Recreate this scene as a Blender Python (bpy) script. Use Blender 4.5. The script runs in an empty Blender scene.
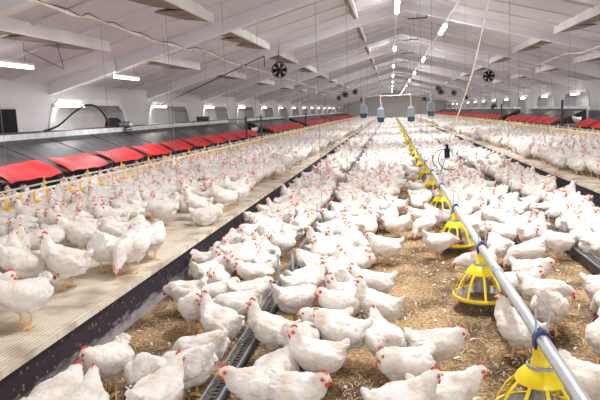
import bpy, math, random
import numpy as np
from mathutils import Vector, Matrix, noise
C = bpy.context
SC = C.scene
COL = SC.collection
R = random.Random(7)
# ------------------------------------------------------------------ camera
F = 600.0
VPX, VPY, ROLL = 391.0, 109.0, 0.040
CAMZ = 1.8
dY = Vector(((VPX-300)/F, (200-VPY)/F, -1.0)).normalized()      # barn axis (+Y) in camera space
hz = Vector((1.0, ROLL, 0.0))
up = hz.cross(Vector(dY)).normalized()
if up.y < 0: up.negate()
dX = dY.cross(up).normalized()
M3 = Matrix((dX, dY, up))      # rows: world axes written in camera space -> maps camera vectors to world
cam = bpy.data.cameras.new('camera')
cam.sensor_width = 36.0; cam.lens = 36.0*F/600.0
cam.clip_start = 0.05; cam.clip_end = 400
camo = bpy.data.objects.new('camera', cam); COL.objects.link(camo)
camo.matrix_world = Matrix.Translation((0, 0, CAMZ)) @ M3.to_4x4()
SC.camera = camo
def ray(px, py):
    return M3 @ Vector(((px-300)/F, (200-py)/F, -1.0))
def on_plane(px, py, z):
    d = ray(px, py); t = (z-CAMZ)/d.z
    return Vector((d.x*t, d.y*t, z))
def on_x(px, py, X):
    d = ray(px, py); t = X/d.x
    return Vector((X, d.y*t, CAMZ+d.z*t))
def on_depth(px, py, Y):
    d = ray(px, py); t = Y/d.y
    return Vector((d.x*t, Y, CAMZ+d.z*t))
def project(p):
    c = M3.transposed() @ (Vector(p)-Vector((0, 0, CAMZ)))
    if c.z > -0.05: return (-9999, -9999)
    return (300+F*c.x/-c.z, 200-F*c.y/-c.z)

# ------------------------------------------------------------------ materials
MATS = {}
def mat(name, col, rough=0.6, metal=0.0, emit=None, estr=0.0, var=None, bump=None, spec=None):
    """var=(colour2, scale, detail)   bump=(scale, strength)"""
    m = bpy.data.materials.new(name); m.use_nodes = True
    nt = m.node_tree; b = nt.nodes['Principled BSDF']
    b.inputs['Base Color'].default_value = (*col, 1); b.inputs['Roughness'].default_value = rough
    b.inputs['Metallic'].default_value = metal
    if spec is not None: b.inputs['Specular IOR Level'].default_value = spec
    if emit:
        b.inputs['Emission Color'].default_value = (*emit, 1); b.inputs['Emission Strength'].default_value = estr
    tc = nt.nodes.new('ShaderNodeTexCoord')
    if var:
        n = nt.nodes.new('ShaderNodeTexNoise'); n.inputs['Scale'].default_value = var[1]; n.inputs['Detail'].default_value = var[2]
        nt.links.new(tc.outputs['Object'], n.inputs['Vector'])
        r = nt.nodes.new('ShaderNodeValToRGB'); r.color_ramp.elements[0].position = .38; r.color_ramp.elements[1].position = .64
        r.color_ramp.elements[0].color = (*col, 1); r.color_ramp.elements[1].color = (*var[0], 1)
        nt.links.new(n.outputs['Fac'], r.inputs['Fac']); nt.links.new(r.outputs['Color'], b.inputs['Base Color'])
    if bump:
        n = nt.nodes.new('ShaderNodeTexNoise'); n.inputs['Scale'].default_value = bump[0]; n.inputs['Detail'].default_value = 4
        nt.links.new(tc.outputs['Object'], n.inputs['Vector'])
        bp = nt.nodes.new('ShaderNodeBump'); bp.inputs['Strength'].default_value = bump[1]; bp.inputs['Distance'].default_value = .01
        nt.links.new(n.outputs['Fac'], bp.inputs['Height']); nt.links.new(bp.outputs['Normal'], b.inputs['Normal'])
    MATS[name] = m
    return m
mat('slab_concrete', (.60, .585, .615), .9, var=((.70, .685, .71), .35, 5))
mat('rafter_lit_edge', (.80, .77, .77), .8, var=((.72, .69, .69), .8, 4))  # paler than the slab: light on the rafter bottoms put into the colour
mat('white_board', (.80, .78, .78), .7, var=((.70, .68, .68), 1.5, 4))
mat('brown_plank', (.27, .205, .17), .8, var=((.20, .15, .12), 3, 4))
mat('wall_paint', (.60, .59, .61), .85, var=((.68, .67, .685), .5, 5))
mat('white_render', (.86, .85, .85), .8, var=((.80, .79, .79), 2, 4))
mat('tube_light', (1, 1, 1), .4, emit=(1.0, .97, .95), estr=22)
mat('wall_tube_light', (1, 1, 1), .4, emit=(1.0, .98, .97), estr=12)
mat('lamp_housing', (.75, .75, .75), .5)
mat('white_plastic', (.78, .78, .76), .4)
mat('cable_white', (.74, .70, .64), .6, var=((.5, .46, .4), 3, 3))
mat('galvanised', (.40, .44, .48), .42, .55, var=((.52, .56, .60), 14, 4))
mat('pipe_grey', (.44, .50, .56), .38, .25, var=((.52, .57, .62), 6, 3))
mat('trough_steel', (.22, .26, .30), .45, .3, var=((.30, .34, .38), 9, 3))
mat('dark_iron', (.035, .033, .04), .6, var=((.08, .07, .075), 8, 3))
mat('black_rubber', (.008, .008, .010), .7, spec=.2)
mat('kick_board', (.028, .022, .034), .62, var=((.045, .036, .05), 5, 4))
mat('yellow_plastic', (.95, .76, .015), .35, var=((.90, .68, .02), 6, 3))
mat('yellow_cup', (.95, .60, .015), .4)
mat('blue_clamp', (.02, .045, .13), .45)
mat('pan_grey', (.33, .33, .34), .5, var=((.20, .17, .15), 12, 4))
mat('feed', (.30, .20, .12), .95, var=((.22, .14, .08), 60, 3))
mat('red_flap', (.80, .035, .045), .5, var=((.66, .025, .032), 3, 4), bump=(8, .5))
mat('nest_dark', (.018, .017, .02), .7)
mat('nest_roof', (.03, .026, .029), .5, var=((.085, .08, .083), 2.2, 6), bump=(6, .3))
mat('grey_beam', (.70, .77, .80), .6, var=((.55, .58, .60), 3, 4))
mat('maroon_pipe', (.10, .028, .03), .5)
mat('hopper_clear', (.34, .40, .44), .35)
mat('hopper_blue', (.03, .12, .19), .35)
mat('rope_tan', (.50, .42, .36), .8, var=((.38, .32, .28), 9, 3))
mat('wire_grey', (.20, .19, .19), .6)
mat('comb_red', (.68, .03, .028), .5, var=((.80, .10, .08), 60, 2))
mat('face_red', (.62, .07, .06), .6, var=((.75, .25, .20), 90, 2))
mat('beak_horn', (.70, .42, .20), .45)
mat('shank_yellow', (.82, .52, .20), .55, var=((.80, .44, .24), 40, 3))
mat('eye_black', (.01, .01, .01), .2)
mat('straw_pale', (.70, .59, .42), .85, var=((.50, .36, .20), 9, 3))
mat('feather_loose', (.78, .75, .70), .9)

def hen_white():
    m = bpy.data.materials.new('hen_feathers'); m.use_nodes = True
    nt = m.node_tree; b = nt.nodes['Principled BSDF']; L = nt.links
    b.inputs['Roughness'].default_value = .85; b.inputs['Specular IOR Level'].default_value = .15
    b.inputs['Sheen Weight'].default_value = .35; b.inputs['Sheen Roughness'].default_value = .5
    tc = nt.nodes.new('ShaderNodeTexCoord'); oi = nt.nodes.new('ShaderNodeObjectInfo')
    add = nt.nodes.new('ShaderNodeVectorMath'); add.operation = 'ADD'
    L.new(tc.outputs['Object'], add.inputs[0]); L.new(oi.outputs['Random'], add.inputs[1])
    n = nt.nodes.new('ShaderNodeTexNoise'); n.inputs['Scale'].default_value = 9; n.inputs['Detail'].default_value = 4
    L.new(add.outputs[0], n.inputs['Vector'])
    r = nt.nodes.new('ShaderNodeValToRGB'); e = r.color_ramp.elements
    e[0].position = .30; e[0].color = (.66, .57, .485, 1); e[1].position = .56; e[1].color = (.83, .80, .775, 1)
    L.new(n.outputs['Fac'], r.inputs['Fac']); L.new(r.outputs['Color'], b.inputs['Base Color'])
    v = nt.nodes.new('ShaderNodeTexVoronoi'); v.inputs['Scale'].default_value = 42
    mp = nt.nodes.new('ShaderNodeMapping'); mp.inputs['Scale'].default_value = (.45, 1, .8)
    L.new(add.outputs[0], mp.inputs['Vector']); L.new(mp.outputs[0], v.inputs['Vector'])
    n2 = nt.nodes.new('ShaderNodeTexNoise'); n2.inputs['Scale'].default_value = 120; n2.inputs['Detail'].default_value = 3
    L.new(mp.outputs[0], n2.inputs['Vector'])
    mx = nt.nodes.new('ShaderNodeMath'); mx.operation = 'ADD'
    L.new(v.outputs['Distance'], mx.inputs[0]); L.new(n2.outputs['Fac'], mx.inputs[1])
    bp = nt.nodes.new('ShaderNodeBump'); bp.inputs['Strength'].default_value = .5; bp.inputs['Distance'].default_value = .008
    L.new(mx.outputs[0], bp.inputs['Height']); L.new(bp.outputs['Normal'], b.inputs['Normal'])
    MATS['hen_white'] = m
hen_white()

def litter_mat():
    m = bpy.data.materials.new('litter'); m.use_nodes = True
    nt = m.node_tree; b = nt.nodes['Principled BSDF']; L = nt.links
    b.inputs['Roughness'].default_value = .95; b.inputs['Specular IOR Level'].default_value = .1
    tc = nt.nodes.new('ShaderNodeTexCoord')
    n = nt.nodes.new('ShaderNodeTexNoise'); n.inputs['Scale'].default_value = 1.6; n.inputs['Detail'].default_value = 6
    L.new(tc.outputs['Object'], n.inputs['Vector'])
    r = nt.nodes.new('ShaderNodeValToRGB'); e = r.color_ramp.elements
    e[0].position = .41; e[0].color = (.15, .105, .068, 1); e[1].position = .60; e[1].color = (.44, .315, .185, 1)
    L.new(n.outputs['Fac'], r.inputs['Fac'])
    n2 = nt.nodes.new('ShaderNodeTexNoise'); n2.inputs['Scale'].default_value = 34; n2.inputs['Detail'].default_value = 5
    L.new(tc.outputs['Object'], n2.inputs['Vector'])
    r2 = nt.nodes.new('ShaderNodeValToRGB'); e = r2.color_ramp.elements
    e[0].position = .36; e[0].color = (.55, .50, .46, 1); e[1].position = .68; e[1].color = (1.55, 1.5, 1.42, 1)
    L.new(n2.outputs['Fac'], r2.inputs['Fac'])
    mu = nt.nodes.new('ShaderNodeMix'); mu.data_type = 'RGBA'; mu.blend_type = 'MULTIPLY'; mu.inputs[0].default_value = 1
    L.new(r.outputs['Color'], mu.inputs[6]); L.new(r2.outputs['Color'], mu.inputs[7]); L.new(mu.outputs[2], b.inputs['Base Color'])
    bp = nt.nodes.new('ShaderNodeBump'); bp.inputs['Strength'].default_value = .8; bp.inputs['Distance'].default_value = .02
    L.new(n2.outputs['Fac'], bp.inputs['Height']); L.new(bp.outputs['Normal'], b.inputs['Normal'])
    MATS['litter'] = m
litter_mat()

def deck_mat():
    m = bpy.data.materials.new('slats'); m.use_nodes = True
    nt = m.node_tree; b = nt.nodes['Principled BSDF']; L = nt.links
    b.inputs['Roughness'].default_value = .8
    tc = nt.nodes.new('ShaderNodeTexCoord')
    n = nt.nodes.new('ShaderNodeTexNoise'); n.inputs['Scale'].default_value = 3.2; n.inputs['Detail'].default_value = 7
    L.new(tc.outputs['Object'], n.inputs['Vector'])
    r = nt.nodes.new('ShaderNodeValToRGB'); e = r.color_ramp.elements
    e[0].position = .34; e[0].color = (.46, .38, .29, 1); e[1].position = .54; e[1].color = (.80, .74, .63, 1)
    L.new(n.outputs['Fac'], r.inputs['Fac'])
    br = nt.nodes.new('ShaderNodeTexBrick'); br.inputs['Scale'].default_value = 1.0
    br.offset = 0.0; br.inputs['Brick Width'].default_value = .60; br.inputs['Row Height'].default_value = .032
    br.inputs['Mortar Size'].default_value = .006; br.inputs['Mortar Smooth'].default_value = .2
    br.inputs['Color1'].default_value = (1, 1, 1, 1); br.inputs['Color2'].default_value = (.93, .92, .90, 1); br.inputs['Mortar'].default_value = (.66, .60, .54, 1)
    rot = nt.nodes.new('ShaderNodeMapping'); rot.inputs['Rotation'].default_value = (0, 0, math.pi/2)
    L.new(tc.outputs['Object'], rot.inputs['Vector']); L.new(rot.outputs[0], br.inputs['Vector'])
    mu = nt.nodes.new('ShaderNodeMix'); mu.data_type = 'RGBA'; mu.blend_type = 'MULTIPLY'; mu.inputs[0].default_value = 1
    L.new(r.outputs['Color'], mu.inputs[6]); L.new(br.outputs['Color'], mu.inputs[7]); L.new(mu.outputs[2], b.inputs['Base Color'])
    bp = nt.nodes.new('ShaderNodeBump'); bp.inputs['Strength'].default_value = .5; bp.inputs['Distance'].default_value = .006; bp.invert = True
    L.new(br.outputs['Fac'], bp.inputs['Height']); L.new(bp.outputs['Normal'], b.inputs['Normal'])
    MATS['slats'] = m
deck_mat()

def kick_mat():
    # dark board, specks of dirt over it and a band of grey dust and feathers stuck near the foot
    m = bpy.data.materials.new('kick'); m.use_nodes = True
    nt = m.node_tree; b = nt.nodes['Principled BSDF']; L = nt.links
    b.inputs['Roughness'].default_value = .6
    tc = nt.nodes.new('ShaderNodeTexCoord')
    v = nt.nodes.new('ShaderNodeTexVoronoi'); v.inputs['Scale'].default_value = 17
    L.new(tc.outputs['Object'], v.inputs['Vector'])
    r = nt.nodes.new('ShaderNodeValToRGB'); e = r.color_ramp.elements
    e[0].position = .13; e[0].color = (.30, .22, .20, 1); e[1].position = .24; e[1].color = (.034, .027, .042, 1)
    L.new(v.outputs['Distance'], r.inputs['Fac'])
    sep = nt.nodes.new('ShaderNodeSeparateXYZ'); L.new(tc.outputs['Object'], sep.inputs[0])
    n = nt.nodes.new('ShaderNodeTexNoise'); n.inputs['Scale'].default_value = 7; n.inputs['Detail'].default_value = 6
    mp = nt.nodes.new('ShaderNodeMapping'); mp.inputs['Scale'].default_value = (1, 1, 3); L.new(tc.outputs['Object'], mp.inputs['Vector']); L.new(mp.outputs[0], n.inputs['Vector'])
    a = nt.nodes.new('ShaderNodeMath'); a.operation = 'MULTIPLY'; a.inputs[1].default_value = .26; L.new(n.outputs['Fac'], a.inputs[0])
    s = nt.nodes.new('ShaderNodeMath'); s.operation = 'SUBTRACT'; L.new(a.outputs[0], s.inputs[0]); L.new(sep.outputs['Z'], s.inputs[1])
    r2 = nt.nodes.new('ShaderNodeValToRGB'); e = r2.color_ramp.elements
    e[0].position = .0; e[0].color = (0, 0, 0, 1); e[1].position = .09; e[1].color = (.75, .75, .75, 1); L.new(s.outputs[0], r2.inputs['Fac'])
    mx = nt.nodes.new('ShaderNodeMix'); mx.data_type = 'RGBA'
    L.new(r2.outputs['Color'], mx.inputs[0]); L.new(r.outputs['Color'], mx.inputs[6]); mx.inputs[7].default_value = (.50, .49, .54, 1)
    L.new(mx.outputs[2], b.inputs['Base Color'])
    MATS['kick'] = m
kick_mat()

# ------------------------------------------------------------------ mesh builder
class MB:
    def __init__(s): s.v = []; s.f = []; s.mi = []
    def add(s, vs, fs, mi=0):
        o = len(s.v); s.v += [tuple(v) for v in vs]; s.f += [tuple(i+o for i in f) for f in fs]; s.mi += [mi]*len(fs); return s
    def box(s, x0, x1, y0, y1, z0, z1, mi=0):
        v = [(x0,y0,z0),(x1,y0,z0),(x1,y1,z0),(x0,y1,z0),(x0,y0,z1),(x1,y0,z1),(x1,y1,z1),(x0,y1,z1)]
        return s.add(v, [(0,3,2,1),(4,5,6,7),(0,1,5,4),(1,2,6,5),(2,3,7,6),(3,0,4,7)], mi)
    def tube(s, pts, rad, n=8, mi=0, cap=True):
        pts = [Vector(p) for p in pts]; k = len(pts)
        rs = rad if isinstance(rad, (list, tuple)) else [rad]*k
        vs = []; prev = None
        for i, p in enumerate(pts):
            t = (pts[min(i+1, k-1)]-pts[max(i-1, 0)]).normalized()
            a = prev if prev is not None else (Vector((0, 0, 1)) if abs(t.z) < .9 else Vector((1, 0, 0)))
            a = (a-t*a.dot(t)).normalized(); prev = a; b = t.cross(a)
            for j in range(n):
                q = 2*math.pi*j/n; vs.append(p+(a*math.cos(q)+b*math.sin(q))*rs[i])
        fs = [(i*n+j, i*n+(j+1) % n, (i+1)*n+(j+1) % n, (i+1)*n+j) for i in range(k-1) for j in range(n)]
        if cap: fs += [tuple(reversed(range(n))), tuple(range((k-1)*n, k*n))]
        return s.add(vs, fs, mi)
    def lathe(s, prof, n=24, c=(0, 0, 0), mi=0):
        vs = [(c[0]+r*math.cos(2*math.pi*j/n), c[1]+r*math.sin(2*math.pi*j/n), c[2]+z) for r, z in prof for j in range(n)]
        fs = [(i*n+j, i*n+(j+1) % n, (i+1)*n+(j+1) % n, (i+1)*n+j) for i in range(len(prof)-1) for j in range(n)]
        return s.add(vs, fs, mi)
    def ring(s, R_, z, r, n=32, m=8, c=(0, 0), mi=0):
        vs = []
        for i in range(n):
            a = 2*math.pi*i/n
            for j in range(m):
                b = 2*math.pi*j/m; q = R_+r*math.cos(b)
                vs.append((c[0]+q*math.cos(a), c[1]+q*math.sin(a), z+r*math.sin(b)))
        fs = [(i*m+j, ((i+1) % n)*m+j, ((i+1) % n)*m+(j+1) % m, i*m+(j+1) % m) for i in range(n) for j in range(m)]
        return s.add(vs, fs, mi)
    def prism_y(s, poly, y0, y1, mi=0):
        """poly: (x,z) points, extruded along y"""
        n = len(poly); vs = [(x, y0, z) for x, z in poly]+[(x, y1, z) for x, z in poly]
        fs = [(i, (i+1) % n, n+(i+1) % n, n+i) for i in range(n)]+[tuple(reversed(range(n))), tuple(range(n, 2*n))]
        return s.add(vs, fs, mi)
    def prism_x(s, poly, x0, x1, mi=0):
        n = len(poly); vs = [(x0, y, z) for y, z in poly]+[(x1, y, z) for y, z in poly]
        fs = [(i, (i+1) % n, n+(i+1) % n, n+i) for i in range(n)]+[tuple(reversed(range(n))), tuple(range(n, 2*n))]
        return s.add(vs, fs, mi)
    def ball(s, c, r, n=10, m=6, mi=0):
        rx, ry, rz = r if isinstance(r, (tuple, list)) else (r, r, r)
        vs = [(c[0], c[1], c[2]-rz)]
        for i in range(1, m):
            t = math.pi*i/m
            for j in range(n):
                a = 2*math.pi*j/n; vs.append((c[0]+rx*math.sin(t)*math.cos(a), c[1]+ry*math.sin(t)*math.sin(a), c[2]-rz*math.cos(t)))
        vs.append((c[0], c[1], c[2]+rz)); top = len(vs)-1
        fs = [(0, 1+(j+1) % n, 1+j) for j in range(n)]
        fs += [(1+i*n+j, 1+i*n+(j+1) % n, 1+(i+1)*n+(j+1) % n, 1+(i+1)*n+j) for i in range(m-2) for j in range(n)]
        fs += [(1+(m-2)*n+j, 1+(m-2)*n+(j+1) % n, top) for j in range(n)]
        return s.add(vs, fs, mi)
    def mesh(s, name, mats, smooth=True):
        me = bpy.data.meshes.new(name); me.from_pydata(s.v, [], s.f)
        for m in (mats if isinstance(mats, (list, tuple)) else [mats]): me.materials.append(MATS[m])
        me.polygons.foreach_set('material_index', s.mi)
        if smooth:
            me.polygons.foreach_set('use_smooth', [True]*len(s.f))
            try: me.set_sharp_from_angle(angle=math.radians(38))
            except Exception: pass
        me.update(); return me
    def build(s, name, mats, parent=None, smooth=True):
        o = bpy.data.objects.new(name, s.mesh(name, mats, smooth)); COL.objects.link(o)
        if parent is not None: o.parent = parent
        return o
def tag(o, label=None, cat=None, group=None, kind=None):
    for k, v in (('label', label), ('category', cat), ('group', group), ('kind', kind)):
        if v: o[k] = v
    return o
def empty(name, loc=(0, 0, 0), label=None, cat=None, group=None):
    o = bpy.data.objects.new(name, None); o.empty_display_size = .1; o.location = loc; COL.objects.link(o)
    return tag(o, label, cat, group)
def kids(o): return [c for c in ALLK.get(o.name, [])]
ALLK = {}
def proto(root, parts):
    ALLK[root.name] = parts; return root
def dup(root, loc, rotz=0., label=None, group=None, scale=None):
    r = root.copy(); COL.objects.link(r); r.location = loc; r.rotation_euler = (0, 0, rotz)
    if scale: r.scale = (scale, scale, scale)
    if label: r['label'] = label
    if group: r['group'] = group
    for p in ALLK.get(root.name, []):
        c = p.copy(); COL.objects.link(c); c.parent = r
        for g in ALLK.get(p.name, []):
            d = g.copy(); COL.objects.link(d); d.parent = c
    return r
ORD = ['first', 'second', 'third', 'fourth', 'fifth', 'sixth', 'seventh', 'eighth', 'ninth', 'tenth', 'eleventh', 'twelfth', 'thirteenth',
       'fourteenth', 'fifteenth', 'sixteenth', 'seventeenth', 'eighteenth', 'nineteenth', 'twentieth']
def ordi(k):
    if k < 20: return ORD[k]
    tens = {2: 'twenty', 3: 'thirty', 4: 'forty', 5: 'fifty', 6: 'sixty'}
    t, u = divmod(k+1, 10)
    return {2: 'twentieth', 3: 'thirtieth', 4: 'fortieth', 5: 'fiftieth', 6: 'sixtieth'}[t] if u == 0 else tens[t]+'-'+ORD[u-1]

# ------------------------------------------------------------------ dimensions
CX = .5                 # middle of the barn
WL, WR = -8.4, 9.4      # walls
Y0, Y1 = -6.0, 110.0
RIDGE = CAMZ+3.30; SLOPE = .27
def roof(x): return RIDGE-SLOPE*abs(x-CX)
DL, DR = -2.27, 3.27    # platform edges
DZ = .37
# ------------------------------------------------------------------ setting
tag(MB().box(WL-.6, WR+.6, Y0, Y1, -.1, 0).build('floor', 'litter', smooth=False), kind='structure')
mb = MB()
for s in (-1, 1):
    xe = WL-.7 if s < 0 else WR+.7
    P = [(CX, RIDGE), (xe, roof(xe)), (xe, roof(xe)+.25), (CX, RIDGE+.25)]
    mb.prism_y(P if s > 0 else P[::-1], Y0, Y1)
tag(mb.build('ceiling', 'slab_concrete', smooth=False), kind='structure')
# rafters and secondary ribs
raft = [1.8+6*k for k in range(-1, 19)]
n_trim = 0
for k, y in enumerate(raft):
    m = MB()
    for s in (-1, 1):
        xe = WL if s < 0 else WR
        P = [(CX, RIDGE+.02), (CX, RIDGE-.24), (xe, roof(xe)-.27), (xe, roof(xe)+.02)]
        m.prism_y(P, y-.08, y+.08)
        m.prism_y([(CX, RIDGE-.24), (CX, RIDGE-.265), (xe, roof(xe)-.295), (xe, roof(xe)-.27)], y-.095, y+.095, 1)  # thin strip coloured as the lit lower edge of the rafter
    n_trim += 1
    tag(m.build('trim_%d' % n_trim, ['slab_concrete', 'rafter_lit_edge'], smooth=False), kind='structure')
    if y < 60:
        m = MB()
        for q in (1.5, 3.0, 4.5):
            for s in (-1, 1):
                xe = WL if s < 0 else WR
                m.prism_y([(CX, RIDGE+.02), (CX, RIDGE-.035), (xe, roof(xe)-.035), (xe, roof(xe)+.02)], y+q-.06, y+q+.06)
        n_trim += 1
        tag(m.build('trim_%d' % n_trim, 'slab_concrete', smooth=False), kind='structure')
# walls: thick inner face with chamfer-cornered recesses, plain back face
def side_wall(name, xin, xout, near0):
    m = MB(); ztop = 2.22; ceilz = roof(xin)+.1
    lo, hi = min(xin, xout), max(xin, xout)
    ys = []; y = near0
    while y > Y0+6: y -= 6
    while y+4.1 < Y1: ys.append(y); y += 6
    prev = Y0
    m.box(lo, hi, Y0, Y1, ztop, ceilz)
    for y in ys:
        m.box(lo, hi, prev, y, 0, ztop); prev = y+4.1
        c = .42
        m.prism_x([(y, ztop), (y, ztop-c*1.3), (y+c*.35, ztop-c*.45), (y+c, ztop)], lo, hi)
        m.prism_x([(y+4.1, ztop), (y+4.1-c, ztop), (y+4.1-c*.35, ztop-c*.45), (y+4.1, ztop-c*1.3)], lo, hi)
    m.box(lo, hi, prev, Y1, 0, ztop)
    o = xout+(-.15 if xout < 0 else .15)
    m.box(min(xout, o), max(xout, o), Y0, Y1, 0, roof(xout)+.15, 1)
    tag(m.build(name, ['wall_paint', 'white_render'], smooth=False), kind='structure')
    # white bands that frame each recess
    return ys
ysl = side_wall('wall_left', -8.2, -8.75, 13.7)
ysr = side_wall('wall_right', 9.1, 9.65, 29.9)
def arch_bands(x, ys, s):
    global n_trim
    for y in ys:
        if y < 2 or y > 75: continue
        zt = 2.22; c = .42; w = .17
        pts = [(y, .1), (y, zt-c*1.3), (y+c*.35, zt-c*.45), (y+c, zt), (y+4.1-c, zt), (y+4.1-c*.35, zt-c*.45), (y+4.1, zt-c*1.3), (y+4.1, .1)]
        out = [(y-w, .1), (y-w, zt-c*1.3+.03), (y+c*.35-w*.8, zt-c*.45+w*.5), (y+c-.05, zt+w), (y+4.1-c+.05, zt+w), (y+4.1-c*.35+w*.8, zt-c*.45+w*.5), (y+4.1+w, zt-c*1.3+.03), (y+4.1+w, .1)]
        m = MB()
        for i in range(7):
            a, b, d, e = pts[i], pts[i+1], out[i+1], out[i]
            m.prism_x([a, b, d, e], x-.05, x+.05)
        n_trim += 1
        tag(m.build('trim_%d' % n_trim, 'white_board', smooth=False), kind='structure')
arch_bands(-8.2, ysl, -1); arch_bands(9.1, ysr, 1)
tag(MB().prism_y([(WL-.6, 0), (WR+.6, 0), (WR+.6, roof(WR+.6)), (CX, RIDGE), (WL-.6, roof(WL-.6))], Y1-.2, Y1).build('wall_far', 'white_render', smooth=False), kind='structure')
dr = MB().box(-.9, 1.5, Y1-.3, Y1-.2, 0, 2.9).build('door_1', 'white_plastic', smooth=False); tag(dr, kind='structure')
MB().box(-1.0, -.9, Y1-.34, Y1-.2, 0, 3.0).box(1.5, 1.6, Y1-.34, Y1-.2, 0, 3.0).box(-.9, 1.5, Y1-.34, Y1-.2, 2.9, 3.0).build('door_frame', 'grey_beam', dr)

# longitudinal downstand boxes between the rafters: white side boards over scalloped brown planks
def downstand(x, y0, y1, label, side):
    t = empty('ceiling_beam', (x, (y0+y1)/2, roof(x)), label, 'beam', 'short lengthwise beams under the roof slab')
    L = (y1-y0)/2; h = .19
    MB().box(-.02, .02, -L, L, -h, .0).box(-.035, .035, -L, L, -h-.02, -h+.025).build('side_board', 'white_board', t, False)
    m = MB(); n = 3
    for i in range(n):
        ya = -L+2*L*i/n; yb = -L+2*L*(i+1)/n; o = -side
        kk = .25 if abs(x) < 1 else 1
        lo = [(o*.02, ya, -h), (o*.02, yb, -h), (o*.45*kk, yb-.50*kk, -h), (o*.70*kk, ya+.02, -h)]
        m.add(lo+[(a, b, c+.02) for a, b, c in lo], [(0, 1, 2, 3), (7, 6, 5, 4), (0, 4, 5, 1), (1, 5, 6, 2), (2, 6, 7, 3), (3, 7, 4, 0)])
    m.build('soffit_plank', 'brown_plank', t, False)
for row, (x, nm) in enumerate([(-5.75, 'outer left'), (-3.7, 'inner left'), (-.95, 'ridge-side left'), (4.7, 'inner right'), (6.75, 'outer right')]):
    for k in range(-1, 12):
        y0 = 8.05+6*k; y1 = y0+(4.0 if row in (0, 4) else 4.7)
        downstand(x, y0, y1, 'white lengthwise ceiling beam, %s row, in %s roof bay' % (nm, ordi(k+1)), 1 if x < CX else -1)

# ------------------------------------------------------------------ slatted platforms
def platform(s):
    xe = DL if s < 0 else DR; xb = -6.05 if s < 0 else 7.05; xr = -7.4 if s < 0 else 8.4
    side = 'left' if s < 0 else 'right'
    t = empty('slatted_platform', (xe, 0, 0), 'long pale slatted platform with dark front board on the %s' % side, 'platform')
    a, b = sorted((xe, xr))
    def rel(mb_): mb_.v = [(v[0]-xe, v[1], v[2]) for v in mb_.v]; return mb_
    rel(MB().box(a, b, Y0, Y1-2, DZ-.04, DZ)).build('slatted_deck', 'slats', t, False)
    q = xe-.03*s*-1
    a, b = sorted((xe+.035*s, xe+.06*s))
    rel(MB().box(a, b, Y0, Y1-2, 0, DZ-.04)).build('front_board', 'kick', t, False)
    a, b = sorted((xe-.006*s, xe+.035*s))
    rel(MB().box(a, b, Y0, Y1-2, DZ-.035, DZ+.008)).build('edge_strip', 'slats', t, False)
    for y in range(0, 100, 3):
        a, b = sorted((xe+.7*s, xe+.78*s))
        rel(MB().box(a, b, y, y+.08, 0, DZ-.04)).build('support', 'dark_iron', t, False)
platform(-1); platform(1)

# ------------------------------------------------------------------ nest boxes
def nest_proto(s):
    """local: x outward from the platform edge side; origin at the front bottom on the platform"""
    t = empty('nest_box', (0, 0, 0), None, 'nest box')
    W = 1.80; o = s
    f = lambda x: x*o
    m = MB()
    m.prism_y([(f(.10), 0), (f(.10), .50), (f(1.35), 1.03), (f(1.35), 0)], -W/2, W/2)
    a = m.build('body', 'nest_dark', t, False)
    P = [(f(-.03), .50), (f(1.42), 1.10), (f(1.42), 1.13), (f(-.03), .53)]
    r = MB().prism_y(P, -W/2+.006, W/2-.006).build('roof', 'nest_roof', t, False)
    b = MB().box(*sorted((f(1.36), f(1.46))), -W/2-.02, W/2+.02, 1.03, 1.22).build('ridge_rail', 'grey_beam', t, False)
    rs = random.Random(3 if s < 0 else 5)
    ny, nx = 12, 6; vs = []
    for layer in (0, 1):
        for i in range(ny+1):
            for j in range(nx+1):
                u = i/ny; w = j/nx
                y = (-.76+1.52*u)+.02*math.sin(3*w+1); x = -.10+.47*w
                z = .50+(x+.03)*.414+.078+.012*math.sin(7*u+2*w)+.010*math.sin(15*u)-(.05*(1-w)**3)+(.012 if layer else 0)
                vs.append((f(x), y, z))
    K = (ny+1)*(nx+1); fs = []
    for i in range(ny):
        for j in range(nx):
            q = i*(nx+1)+j; fs.append((q, q+1, q+nx+2, q+nx+1)); fs.append((K+q, K+q+nx+1, K+q+nx+2, K+q+1))
    rim = [i*(nx+1) for i in range(ny+1)]+[ny*(nx+1)+j for j in range(1, nx+1)]+[i*(nx+1)+nx for i in range(ny-1, -1, -1)]+[j for j in range(nx-1, 0, -1)]
    for i in range(len(rim)):
        p, q = rim[i], rim[(i+1) % len(rim)]; fs.append((p, q, K+q, K+p))
    fl = MB().add(vs, fs).build('flap', 'red_flap', t)
    pst = [MB().box(*sorted((f(.02), f(.10))), yy-.03, yy+.03, 0, .50).build('front_post', 'dark_iron', t, False) for yy in (-W/2+.03, W/2-.03)]
    sill = MB().box(*sorted((f(0), f(.08))), -W/2, W/2, 0, .12).build('front_sill', 'dark_iron', t, False)
    return proto(t, [a, r, b, fl, sill]+pst)
def runs(s):
    out = []
    if s < 0: starts = [(2.9, 27.0), (29.7, 41.6), (43.7, 60.4), (62.6, 79), (80.5, 100)]
    else: starts = [(13.6, 24.7), (27.8, 39.0), (41.6, 63.8), (65.6, 80), (81.6, 100)]
    for a, b in starts:
        n = int(round((b-a)/1.855)); out.append([b-1.855*(n-.5-k)*1.0 for k in range(n)])
    return out
for s in (-1, 1):
    P = nest_proto(s); first = True; side = 'left' if s < 0 else 'right'; x = -6.05 if s < 0 else 7.05
    tot = 0
    for gi, ru in enumerate(runs(s)):
        for k, y in enumerate(ru):
            lab = 'dark nest box with red flap, %s wall, %s in the %s run' % (side, ordi(k), ordi(gi))
            o = P if first else dup(P, (x, y, DZ))
            if first: P.location = (x, y, DZ); first = False
            o['label'] = lab; o['category'] = 'nest box'; o['group'] = 'red-flapped nest boxes on the %s platform' % side
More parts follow.
